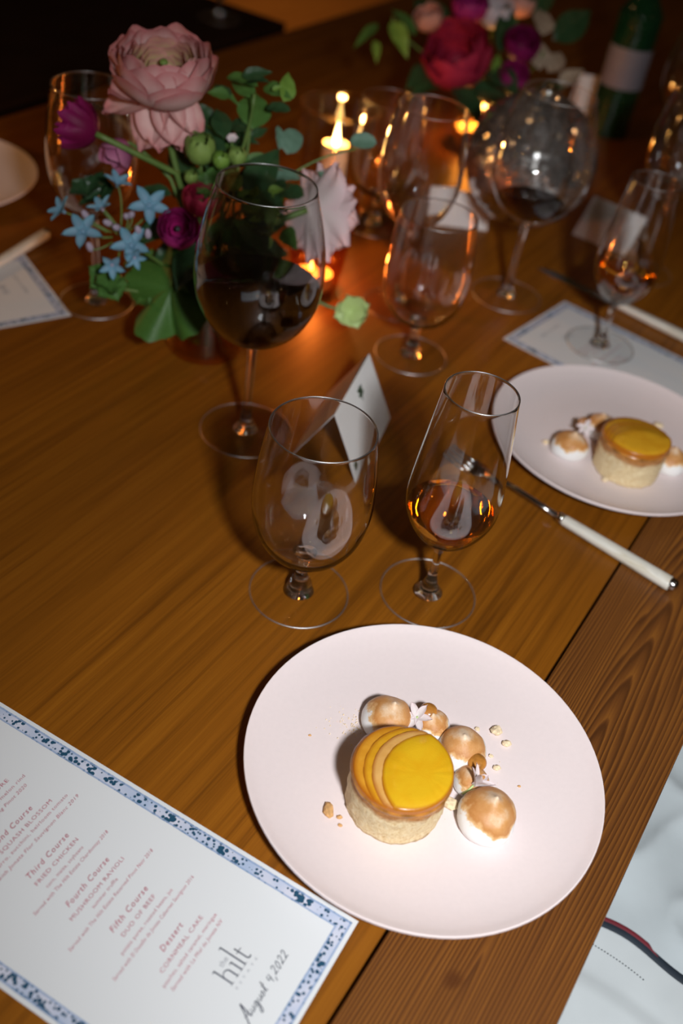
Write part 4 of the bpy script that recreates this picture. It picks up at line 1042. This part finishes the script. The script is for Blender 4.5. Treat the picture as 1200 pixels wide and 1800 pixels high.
# big lobed leaf hanging over the vase rim
def lobed(label, px, py, Y, size, ang, mat, lobes=5, nrm=None):
    p = at(px, py, Y); V = [(0, 0, 0)]; F = []; N = 72; ringn = 5
    for r_ in range(1, ringn + 1):
        for k in range(N):
            a = 2 * math.pi * k / N
            rad = 0.62 + 0.30 * abs(math.cos(lobes * a / 2)) ** 0.8 + 0.022 * math.sin(a * 18) * (r_ == ringn) - 0.25 * math.exp(-((a - math.pi * 1.5) / 0.25) ** 2)
            f_ = r_ / ringn
            V.append((rad * f_ * math.cos(a) * 0.85, rad * f_ * math.sin(a), 0.12 * f_ * f_ * math.cos(lobes * a) - 0.14 * f_ * f_ + 0.03 * math.sin(a * 9) * f_))
    for k in range(N): F.append((0, 1 + k, 1 + (k + 1) % N))
    for r_ in range(ringn - 1):
        for k in range(N):
            a = 1 + r_ * N + k; b = 1 + r_ * N + (k + 1) % N; F.append((a, a + N, b + N, b))
    pts = bez(p, p + Z * 0.03, MOUTH + Vector((-.02, -.02, .0)), 8) + [VASE + Vector((0, 0, 0.02))]
    root = thing('lobed_leaf', label, 'leaf', pts[-1], 0); root.matrix_basis = Matrix.Translation(pts[-1])
    add_stem(root, pts, 0.0014)
    dirv = CX * math.cos(R_(ang)) - CD * math.sin(R_(ang)); n_ = nrm or (TOCAM + Z * 0.2)
    o = link('leaf_blade', newmesh('leaf_blade', V, F), M[mat], root)
    o.matrix_basis = root.matrix_basis.inverted() @ Matrix.Translation(p) @ basis(n_, dirv).to_4x4() @ Matrix.Scale(size, 4)
    inner = []
    for a in (90, 162, 18, 234, 306):
        c_, s_ = math.cos(R_(a)), math.sin(R_(a))
        inner.append(ribbon([(0, 0), (c_ * 0.35 * .85, s_ * 0.35), (c_ * 0.72 * .85, s_ * 0.72)], [0.022, 0.015, 0.004]))
    V, F = merge(inner); V = [(x, y, 0.012 - 0.02 * math.hypot(x, y)) for x, y, z in V]
    return root
lobed('broad lobed green leaf hanging over the left front of the vase', 300, 505, 0.885, 122 * pxs, 250, 'vein_leaf', 5, TOCAM + CX * -0.25 + Z * 0.1)
# magenta ranunculus group
def magenta_layers():
    return [(1.0, 6, 120, 42, 0, 4), (0.9, 6, 126, 42, 0, 0), (0.78, 5, 128, 45, 0, 0), (0.62, 5, 126, 48, 0, 0), (0.45, 4, 122, 52, 0, 0)]
def tocam_ax(dx, dy, k=1.0): return (TOCAM * k + CX * dx - CD * dy).normalized()
p = at(312, 402, 0.875); ax = tocam_ax(0.12, 0.05); globe('ranunculus', 'magenta ranunculus facing the camera above the lobed leaf', p - ax * 0.018, ax, 0.0182, 0.018, ['magenta'], magenta_layers(), stem_to_vase(p - ax * 0.018, ax, 0.03), group='magenta ranunculus', centre='black')
p = at(352, 352, 0.905); ax = tocam_ax(0.3, 0.8); globe('ranunculus', 'crimson ranunculus tucked behind the magenta one', p - ax * 0.015, ax, 0.016, 0.016, ['red_petal'], magenta_layers(), stem_to_vase(p, ax, 0.03), group='magenta ranunculus', centre=None)
p = at(168, 235, 0.90); ax = (CX * -0.85 - CD * 0.45 + CF * 0.1).normalized(); globe('ranunculus', 'deep magenta frilly bloom on a long stem at the far left', p, ax, 0.021, 0.024, ['deep_magenta'], [(1.0, 6, 84, 38, 0, 0), (0.95, 7, 92, 30, 0, 3), (0.88, 7, 98, 26, 0, 2), (0.8, 7, 103, 24, 0, 0), (0.7, 7, 107, 24, 0, 0), (0.58, 6, 110, 24, 0, 0), (0.45, 5, 112, 28, 0, 0), (0.3, 5, 114, 30, 0, 0)], bez(p, at(240, 270, 0.91), at(310, 305, 0.93), 8) + [MOUTH, VASE + Vector((.01, 0, .02))], group=None, centre=None, stem_r=0.0028, wav=0.13)
p = at(222, 250, 0.93); ax = (CX * -0.45 + CD * 0.75 + TOCAM * 0.3).normalized(); globe('sweet_pea', 'mauve pink bloom drooping below the long stem', p, ax, 0.017, 0.024, ['mauve'], [(1.0, 4, 88, 50, 0, -6), (0.8, 3, 96, 58, 0, -14), (0.6, 3, 100, 60, 0, -10)], bez(p, at(245, 255, 0.94), at(300, 315, 0.94), 8) + [MOUTH, VASE + Vector((0, .01, .02))], centre=None, stem_r=0.0018)
# green buds
def bud(px, py, Y, r, label, mat='bud', ax=None):
    p = at(px, py, Y); ax = ax or tocam_ax(0.1, 0.7)
    globe('flower_bud', label, p - ax * r, ax, r, r, [mat], [(1.0, 5, 140, 48, 0, 2), (0.93, 5, 150, 45, 0, 0)], stem_to_vase(p - ax * r, ax, 0.03), 'flower bud', 'green flower buds', mat, None, 0.0015)
bud(352, 262, 0.93, 27 * pxs, 'largest round green bud below the pink ranunculus')
bud(388, 282, 0.92, 15 * pxs, 'small bright green bud right of the largest bud', 'bright_leaf')
bud(417, 275, 0.94, 16 * pxs, 'pale green bud beside the glossy dark leaf', 'bud')
bud(336, 312, 0.92, 12 * pxs, 'small dull green bud above the magenta ranunculus', 'bud')
bud(408, 318, 0.92, 17 * pxs, 'green bud just behind the rim of the red wine glass', 'bud')
# green cluster seen through the wine glass
def cluster(px, py, Y, n, spread, label, mat, r=0.011):
    p = at(px, py, Y); root = thing('hellebore', label, 'flower', p, 0, 'green hellebore clusters'); root.matrix_basis = Matrix.Translation(p)
    add_stem(root, stem_to_vase(p, Z, 0.02), 0.0016)
    pm = petal_mesh(r * 1.7, r * 0.75, 0.1, 0.35, 0.02, 6, 4); pm.materials.append(M[mat])
    for k in range(n):
        off = CX * random.uniform(-1, 1) * spread + CD * random.uniform(-1, 1) * spread + CF * random.uniform(-.4, .4) * spread
        ax = (TOCAM + CX * random.uniform(-.8, .8) - CD * random.uniform(-.5, .9)).normalized(); b = basis(ax, CX)
        for q in range(5):
            e = b @ Euler((0, 0, q * 1.2566)).to_matrix() @ Euler((R_(30), 0, 0)).to_matrix()
            o = link('petal', pm, M[mat], root, off, e.to_euler())
cluster(450, 372, 0.92, 5, 0.017, 'yellow-green hellebore cluster seen through the red wine glass', 'bud')
cluster(425, 415, 0.91, 5, 0.016, 'lower green hellebore cluster behind the red wine', 'leaf')
cluster(385, 345, 0.915, 3, 0.012, 'dull green cluster beside the crimson bloom', 'leaf')
cluster(170, 345, 0.93, 3, 0.010, 'dark green cluster behind the blue star flowers', 'dark_leaf', 0.012)
cluster(192, 492, 0.88, 3, 0.007, 'green bract cluster under the blue star flowers', 'leaf', 0.012)
# blush flower at the right, seen from the side
p = at(545, 368, 0.955); ax = (CX * 0.62 + CF * 0.68 - CD * 0.05).normalized()
bf = thing('blush_flower', 'ruffled blush-white flower leaning right in front of the candles', 'flower', p); place(bf, p, ax, (0, 0, 1))
for k in range(13):
    a = 2 * math.pi * k / 13 + random.uniform(-.1, .1)
    pm = petal_mesh(random.uniform(0.046, 0.056), random.uniform(0.019, 0.024), random.uniform(-0.05, 0.25), 0.3, 0.055, 10, 10, 0, k * 1.7)
    e = Euler((0, 0, a)).to_matrix() @ Euler((R_(random.uniform(14, 38)), 0, 0)).to_matrix()
    link('petal', pm, M['blush'], bf, (0, 0, 0), e.to_euler())
for k in range(8):
    a = 2 * math.pi * k / 8 + 0.3
    pm = petal_mesh(0.036, 0.015, -0.2, 0.3, 0.06, 8, 8, 0, k)
    e = Euler((0, 0, a)).to_matrix() @ Euler((R_(random.uniform(45, 62)), 0, 0)).to_matrix()
    link('petal', pm, M['blush'], bf, (0, 0, 0.002), e.to_euler())
add_stem(bf, bez(p, at(505, 382, 0.945), at(455, 400, 0.93), 8) + [MOUTH + Vector((.01, 0, -.01)), VASE + Vector((-.02, 0, .015))], 0.0032)
# pale green bract at the right of the vase
p = at(618, 545, 0.955)
pg = thing('pale_bract', 'pale green cupped bract on a thin stem right of the red wine glass', 'leaf', p); pg.matrix_basis = Matrix.Translation(p)
add_stem(pg, bez(p + CX * -0.004, at(580, 545, 0.955), at(545, 522, 0.955), 8) + [at(470, 480, 0.955), MOUTH + Vector((.03, .0, -.005)), VASE + Vector((-.01, .01, .02))], 0.0017)
for k, (a, el) in enumerate(((20, 25), (110, 35), (200, 10), (290, 20), (340, 45))):
    pm = petal_mesh(0.021, 0.013, 0.15, 0.3, 0.04, 6, 6, 0, k); pm.materials.append(M['pale_leaf'])
    b = basis(tocam_ax(0.1, -0.3), CX) @ Euler((0, 0, R_(a))).to_matrix() @ Euler((R_(el), 0, 0)).to_matrix()
    link('leaf', pm, M['pale_leaf'], pg, (0, 0, 0), b.to_euler())
# blue star flowers
tw = thing('blue_star_sprig', 'sprig of sky-blue five-petalled star flowers left of the vase', 'flower', VASE + Vector((-0.02, -0.01, 0.02))); tw.matrix_basis = Matrix.Translation(tw.location)
add_stem(tw, bez(at(215, 420, 0.87), at(250, 440, 0.89), MOUTH + Vector((-.03, -.01, 0)), 8) + [tw.location.copy()], 0.0015)
bp = petal_mesh(0.0155, 0.0036, 0.06, 0.5, 0, 6, 4, 0, 0, 0.35)
stars = [(146, 408, 0.865, 1.35, 0.1, 0.3), (231, 432, 0.86, 1.35, 0.0, 0.2), (262, 362, 0.885, 1.4, 0.25, 0.1), (206, 325, 0.90, 1.05, 0.5, 0.9), (112, 372, 0.875, 1.1, -0.8, 0.5), (180, 368, 0.88, 1.0, -0.3, 0.8), (236, 452, 0.855, 0.85, 0.4, -0.9), (197, 465, 0.86, 1.0, 0.2, -0.7)]
for i, (px, py, Y, sc, dx, dy) in enumerate(stars):
    p = at(px, py, Y); ax = tocam_ax(dx, dy)
    V, F = lathe(smoothpts([(0, -0.003), (0.0012, -0.002), (0.0018, 0.0), (0.0015, 0.0022), (0, 0.003)], 2), 8)
    h = link('flower_head', newmesh('flower_head', V, F), M['blue_petal' if i < 5 else 'lilac_petal'], tw)
    b = basis(ax, CX) @ Euler((0, 0, random.uniform(0, 6))).to_matrix()
    h.matrix_basis = tw.matrix_basis.inverted() @ Matrix.Translation(p) @ b.to_4x4() @ Matrix.Scale(sc, 4)
    for k in range(5):
        e = Euler((0, 0, k * 1.2566 + random.uniform(-.1, .1))).to_matrix() @ Euler((R_(8 if i < 3 else 28), 0, 0)).to_matrix()
        o = link('petal', bp if i not in (4,) else bp, M['blue_petal'], h, (0, 0, 0.0005), e.to_euler())
    add_stem(tw, bez(p, p - ax * 0.012 + CX * 0.008, at(215 + (px - 215) * 0.25, 420 + (py - 420) * 0.25, 0.88), 5), 0.0008, 'stem', 'pedicel')
for (px, py, Y) in ((230, 378, 0.89), (243, 405, 0.87), (205, 400, 0.875), (190, 392, 0.88), (150, 378, 0.88), (260, 412, 0.87), (158, 435, 0.87), (222, 380, 0.885)):
    p = at(px, py, Y); V, F = lathe(smoothpts([(0, -0.005), (0.0028, -0.003), (0.0034, 0.001), (0.002, 0.005), (0, 0.006)], 2), 10)
    o = link('bud', newmesh('small_bud', V, F), M['lilac_petal'], tw); orient(o, tocam_ax(random.uniform(-.8, .8), random.uniform(-.3, 1)), CX); o.location = p - tw.location
    add_stem(tw, bez(p, p + CX * 0.004 + CD * 0.006, at(215 + (px - 215) * 0.3, 422 + (py - 422) * 0.3, 0.88), 5), 0.0007, 'stem', 'pedicel')
# tiny white filler
wf = thing('white_filler', 'tiny white filler blossom between the green buds', 'flower', at(408, 243, 0.96)); wf.matrix_basis = Matrix.Translation(wf.location)
fm = petal_mesh(0.006, 0.003, 0, 0.3, 0, 4, 4)
for k in range(6):
    b = basis(tocam_ax(0, .4), CX) @ Euler((0, 0, k * 1.05)).to_matrix(); link('petal', fm, M['white_petal'], wf, (0, 0, 0), b.to_euler())
add_stem(wf, stem_to_vase(wf.location, Z, 0.03), 0.0009)

# ------------------------------------------------------------------ far arrangement
Yb = 1.62
VB = Vector((at(862, 250, 1.55).x, 1.66, 0.0)); MB_ = VB + Z * 0.09
vb = thing('glass_vase', 'dark vase hidden among the far flowers behind the mirror ball', 'vase', VB + Z * 0.0002)
V, F = lathe(prof, 40); link('body', newmesh('far_vase_body', V, F), M['foot_glass'], vb)
def stem_far(p, ax): return bez(p, Vector(p) - Vector(ax) * 0.05, MB_, 8) + [VB + Z * 0.02]
def far_globe(px, py, Y, rpx, mats, label, dx=0.0, dy=0.5, name='ranunculus', layers=None):
    p = at(px, py, Y); r = rpx / FPX * (p - Vector((0, 0, CAM_H))).dot(CF); ax = tocam_ax(dx, dy)
    globe(name, label, p - ax * r, ax, r, r * 0.9, mats, layers or magenta_layers(), stem_far(p - ax * r, ax), group='far flowers behind the mirror ball', centre=None)
far_globe(800, 95, 1.6, 56, ['red_petal'], 'large coral-red bloom in the blurred far arrangement', -0.3, 0.3)
far_globe(826, 8, 1.66, 30, ['magenta'], 'magenta bloom cut by the top edge above the coral-red one', 0.0, 0.6)
far_globe(919, 76, 1.6, 30, ['deep_magenta'], 'round magenta ranunculus right of the coral-red bloom', 0.1, 0.2)
far_globe(905, 132, 1.56, 24, ['magenta'], 'small magenta ranunculus just above the mirror ball', 0.1, 0.1)
far_globe(752, 28, 1.64, 24, ['peach_petal'], 'blurred peach-pink bloom left of the coral-red one', -0.4, 0.5)
far_globe(872, 18, 1.68, 30, ['white_petal'], 'blurred white bloom at the top edge of the far arrangement', 0.1, 0.6)
far_globe(915, 2, 1.72, 26, ['peach_petal'], 'blurred peach bloom at the top right of the far arrangement', 0.1, 0.8)
def far_sprig(label, base, leaves, mat):
    pts = bez(at(*base), at(*base) + Vector((0, 0, -0.03)), MB_, 8) + [VB + Z * 0.02]
    s_ = sprig('leafy_sprig', label, pts, 0.0018, 'stem', 'far foliage sprigs')
    for (px, py, Y, L, wr, ang, m_) in leaves: leaf(s_, px, py, Y, L * 1.65 / FPX, wr, ang, m_, 'point', (random.uniform(-.4, .4), random.uniform(0, .6)))
far_sprig('drooping green sprig left of the coral-red bloom', (690, 30, 1.6), [(690, 35, 1.6, 65, 0.5, -70, 'bright_leaf'), (665, 40, 1.6, 75, 0.25, 235, 'leaf'), (660, 70, 1.6, 40, 0.4, -88, 'bright_leaf'), (730, 60, 1.62, 60, 0.5, 130, 'leaf')], 'leaf')
far_sprig('dark foliage below the coral-red bloom', (800, 150, 1.58), [(790, 130, 1.6, 80, 0.6, 215, 'dark_leaf'), (800, 150, 1.57, 85, 0.6, -70, 'dark_leaf'), (830, 150, 1.57, 80, 0.6, -20, 'dark_leaf'), (760, 120, 1.6, 70, 0.6, 230, 'dark_leaf'), (860, 120, 1.58, 80, 0.6, -60, 'dark_leaf'), (880, 90, 1.62, 90, 0.5, 80, 'dark_leaf'), (868, 130, 1.57, 40, 0.4, 75, 'bright_leaf'), (820, 60, 1.68, 120, 0.6, 60, 'dark_leaf'), (780, 60, 1.68, 100, 0.6, 120, 'dark_leaf')], 'dark_leaf')
far_sprig('pale dried leaves right of the far magenta blooms', (955, 90, 1.62), [(950, 120, 1.6, 80, 0.55, 95, 'dry'), (965, 125, 1.6, 60, 0.6, 60, 'dry'), (955, 60, 1.65, 70, 0.6, 80, 'dry'), (985, 150, 1.58, 45, 0.8, 30, 'dry'), (940, 165, 1.56, 50, 0.6, 10, 'dark_leaf'), (975, 70, 1.68, 90, 0.6, 40, 'dark_leaf'), (940, 30, 1.7, 80, 0.6, 60, 'dark_leaf')], 'dry')

# ------------------------------------------------------------------ mirror ball
bc = at(932, 282, 1.36); BR = 0.088
bc.z = max(bc.z, BR + 0.001) if bc.z > BR else BR + 0.001
ball = thing('mirror_ball', 'mirrored disco ball glittering behind the large wine glass', 'disco ball', (bc.x, bc.y, 0.0))
V, F = lathe([(BR * 0.985 * math.sin(math.pi * i / 24), -BR * 0.985 * math.cos(math.pi * i / 24)) for i in range(25)], 48)
link('core', newmesh('ball_core', V, F), M['grout'], ball, (0, 0, bc.z))
V = []; F = []; MA = []; ts = 0.0066; rows = int(math.pi * BR / ts)
for i in range(1, rows):
    th = math.pi * i / rows; n_ = max(4, int(2 * math.pi * BR * math.sin(th) / ts))
    for k in range(n_):
        a = 2 * math.pi * (k + 0.5 * (i % 2)) / n_
        c_ = Vector((math.sin(th) * math.cos(a), math.sin(th) * math.sin(a), math.cos(th)))
        nn = (c_ + Vector((random.gauss(0, .085), random.gauss(0, .085), random.gauss(0, .085)))).normalized()
        b = basis(nn, Z if abs(nn.z) < .99 else CX); h = ts * 0.44
        i0 = len(V); MA += [random.random() ** 0.7] * 4
        for (x, y) in ((-h, -h), (h, -h), (h, h), (-h, h)): V.append(c_ * BR + b @ Vector((x, y, 0)))
        F.append((i0, i0 + 1, i0 + 2, i0 + 3))
o = link('mirror_tiles', newmesh('mirror_tiles', V, F, False, MA), M['mirror'], ball, (0, 0, bc.z)); o['kind'] = 'stuff'
V, F = lathe(smoothpts([(0, BR), (0.012, BR * 0.99), (0.012, BR + 0.008), (0.004, BR + 0.012), (0, BR + 0.012)], 2), 20)
link('cap', newmesh('ball_cap', V, F), M['steel'], ball, (0, 0, bc.z))

# ------------------------------------------------------------------ candles
def flame_part(root, z, h, r, power):
    V, F = lathe(smoothpts([(0, 0), (r * 0.75, h * 0.08), (r, h * 0.25), (r * 0.75, h * 0.5), (r * 0.3, h * 0.8), (0, h)], 4), 16)
    link('flame', newmesh('flame', V, F), M['flame'], root, (0, 0, z + 0.003))
    V, F = tube([(0, 0, z - 0.002), (0.0004, 0, z + 0.004), (0, 0.0004, z + 0.008)], 0.0007, 6); link('wick', newmesh('wick', V, F), M['wick'], root)
    l = bpy.data.lights.new('candle_light', 'POINT'); l.energy = power; l.color = (1.0, 0.45, 0.12); l.shadow_soft_size = 0.006
    lo_ = bpy.data.objects.new('candle_light', l); C.objects.link(lo_); lo_.parent = root; lo_.location = (0, 0, z + h + 0.006)
def candle(label, loc, cup_r0, cup_r1, cup_h, wax_r, wax_h, mat, power, fh=0.03, fr=0.004):
    t = thing('candle_holder', label, 'candle', loc, 0, 'candles in glass holders')
    P = smoothpts([(0, 0), (cup_r0 - 0.002, 0), (cup_r0, 0.003), ((cup_r0 + cup_r1) / 2, cup_h * 0.5), (cup_r1, cup_h), (cup_r1 - 0.0009, cup_h + 0.0008), (cup_r1 - 0.0018, cup_h), ((cup_r0 + cup_r1) / 2 - 0.0019, cup_h * 0.5), (cup_r0 - 0.002, 0.006), (0, 0.005)], 4)
    V, F = lathe(P, 56); link('glass_cup', newmesh('glass_cup', V, F), M[mat], t)
    V, F = lathe(smoothpts([(0, 0.0055), (wax_r, 0.0056), (wax_r, wax_h - 0.001), (wax_r - 0.001, wax_h), (wax_r * 0.5, wax_h - 0.0015), (0, wax_h - 0.002)], 3), 32); link('wax', newmesh('wax', V, F), M['wax'], t)
    flame_part(t, wax_h - 0.002, fh, fr, power); return t
candle('amber votive glass glowing behind the red wine glass', onT(552, 508), 0.027, 0.041, 0.105, 0.02, 0.022, 'rose_glass', 0.5, 0.026)
p = up(560, 372); candle('tall clear hurricane glass with a pillar candle flame above the blush flower', onT(572, 392), 0.045, 0.052, 0.155, 0.017, 0.104, 'cup_glass', 0.9, 0.036, 0.0045)
candle('orange votive glowing between the far flowers and the mirror ball', onT(832, 258), 0.026, 0.032, 0.06, 0.024, 0.03, 'amber_glass', 0.6, 0.022)

# ------------------------------------------------------------------ bottle
bt = thing('wine_bottle', 'dark green bottle with a pale label at the upper right', 'bottle', onT(1064, 232))
bp_ = smoothpts([(0, 0.0), (0.034, 0.0), (0.037, 0.004), (0.0375, 0.03), (0.0375, 0.185), (0.034, 0.205), (0.020, 0.228), (0.0145, 0.245), (0.0140, 0.29), (0.0155, 0.292), (0.0155, 0.298), (0.0, 0.3)], 4)
V, F = lathe(bp_, 40); link('body', newmesh('bottle_body', V, F), M['bottle'], bt)
V = []; F = []
for i in range(25):
    a = R_(-170 + 160 * i / 24)
    V += [(0.0379 * math.cos(a), 0.0379 * math.sin(a), 0.085), (0.0379 * math.cos(a), 0.0379 * math.sin(a), 0.15)]
for i in range(24): F.append((2 * i, 2 * i + 2, 2 * i + 3, 2 * i + 1))
link('label', newmesh('bottle_label', V, F), M['bottle_label'], bt)
V, F = lathe([(0.0146, 0.245), (0.0146, 0.288), (0.0161, 0.291), (0.0161, 0.299), (0.0, 0.3012)], 32); link('foil', newmesh('bottle_foil', V, F), M['foil'], bt)

# ------------------------------------------------------------------ chair with linen beside the table
ch = thing('dining_chair', 'chair seat in pale grey-white fabric beside the near table edge', 'chair', tp(0.22, 0.42, -0.75), TROT)
def cloth(n0, n1, s0, s1, z, nx, ny, wr, seed, thick=0.0):
    V = []; F = []
    for j in range(ny + 1):
        for i in range(nx + 1):
            n_ = n0 + (n1 - n0) * i / nx; s_ = s0 + (s1 - s0) * j / ny
            q = Vector((n_ * 7 + seed, s_ * 9, seed * 1.3))
            ed = min(i, nx - i) / nx; es = min(j, ny - j) / ny
            dz = wr * (noise.noise(q) + 0.5 * noise.noise(q * 2.1)) + wr * 0.9 * (1 - abs(noise.noise(Vector((n_ * 5 - s_ * 9, n_ * 9 + s_ * 4, seed)))) ) ** 10
            V.append((n_, s_, z + dz))
    for j in range(ny):
        for i in range(nx):
            a = j * (nx + 1) + i; F.append((a, a + 1, a + nx + 2, a + nx + 1))
    return V, F
def slab(V, F, nx, ny, drop):
    N = len(V); V = list(V) + [(v[0], v[1], drop) for v in V]
    F = list(F) + [tuple(i + N for i in reversed(f)) for f in F]
    def idx(i, j): return j * (nx + 1) + i
    for i in range(nx): F.append((idx(i + 1, 0), idx(i, 0), idx(i, 0) + N, idx(i + 1, 0) + N)); F.append((idx(i, ny), idx(i + 1, ny), idx(i + 1, ny) + N, idx(i, ny) + N))
    for j in range(ny): F.append((idx(0, j), idx(0, j + 1), idx(0, j + 1) + N, idx(0, j) + N)); F.append((idx(nx, j + 1), idx(nx, j), idx(nx, j) + N, idx(nx, j + 1) + N))
    return V, F
V, F = cloth(-0.20, 0.30, -0.30, 0.42, 0.545, 90, 120, 0.010, 3.0); V, F = slab(V, F, 90, 120, 0.45)
link('seat_cushion', newmesh('seat_cushion', V, F), M['seat_cloth'], ch)
V, F = box(-0.20, 0.30, -0.30, 0.42, 0.41, 0.449, 0.004); link('seat_frame', newmesh('seat_frame', V, F, False), M['dark_wood'], ch)
V, F = box(-.018, .018, -.018, .018, 0, 0.409, 0.002); lm = newmesh('chair_leg', V, F, False)
for a in (-0.17, 0.27):
    for b in (-0.27, 0.39): link('leg', lm, M['dark_wood'], ch, (a, b, 0))
# napkin with trimmed edge and a drawn-thread line
nk0 = up(1045, 1626, -0.185); nk1 = up(1205, 1722, -0.185)
ed = Vector((nk1.x - nk0.x, nk1.y - nk0.y, 0)); EL = ed.length; ed.normalize(); inw = Vector((ed.y, -ed.x, 0))
nap = thing('linen_napkin', 'white linen napkin with a navy and red trimmed edge and dotted hemstitch on the chair', 'napkin', (nk0.x, nk0.y, -0.19), math.atan2(ed.y, ed.x))
def nz_(u, v): return 0.004 * noise.noise(Vector((u * 14, v * 14, 5))) + 0.003 * math.sin(u * 30 + 2) * math.exp(-abs(v) * 12) + 0.004
def nedge(u): return 0.006 * math.sin(u * 26 + 0.6) - 0.012 * u
V = []; F = []; nx, ny = 44, 30
for j in range(ny + 1):
    for i in range(nx + 1):
        u = -0.14 + 0.36 * i / nx; v = -0.22 * j / ny
        fold = 0.006 / (1 + math.exp((v + 0.052 + 0.05 * u) * 900))
        V.append((u, nedge(u) + v, nz_(u, v) + fold * 0.7))
for j in range(ny):
    for i in range(nx):
        a = j * (nx + 1) + i; F.append((a, a + nx + 1, a + nx + 2, a + 1))
link('cloth', newmesh('napkin_cloth', V, F), M['linen'], nap)
def trim(name, v0, v1, mat, z, u0=-0.14, u1=0.22):
    V = []; F = []
    for i in range(61):
        u = u0 + (u1 - u0) * i / 60; wv = 0.0016 * math.sin(u * 70); e_ = nedge(u)
        f_ = min(1.0, i / 8, (60 - i) / 8)
        V += [(u, e_ + v0 * f_ + wv, nz_(u, 0) + z), (u, e_ + (v0 + v1) / 2 * f_ + wv, nz_(u, 0) + z + 0.002), (u, e_ + v1 * f_ + wv, nz_(u, 0) + z)]
    for i in range(60):
        F += [(3 * i, 3 * i + 3, 3 * i + 4, 3 * i + 1), (3 * i + 1, 3 * i + 4, 3 * i + 5, 3 * i + 2)]
    link(name, newmesh(name, V, F), M[mat], nap)
trim('navy_trim', -0.0045, 0.0035, 'navy_trim', 0.0012)
trim('red_trim', 0.0005, 0.0058, 'red_trim', 0.0018, -0.02, 0.055)
V = []; F = []
for i in range(27):
    u = -0.02 + i * 0.0027; v = -0.0195 - 0.10 * (u + 0.02); i0 = len(V); zz = nz_(u, v) + 0.0009
    for (a, b) in ((-.00055, -.0005), (.00055, -.0005), (.00055, .0005), (-.00055, .0005)): V.append((u + a, nedge(u) + v + b, zz))
    F.append((i0, i0 + 1, i0 + 2, i0 + 3))
o = link('hemstitch', newmesh('hemstitch', V, F, False), M['navy_trim'], nap)

# everything that is not glassware takes the light refracted through it
for o in C.objects:
    if o.type == 'MESH' and not o.cycles.is_caustics_caster: o.cycles.is_caustics_receiver = True
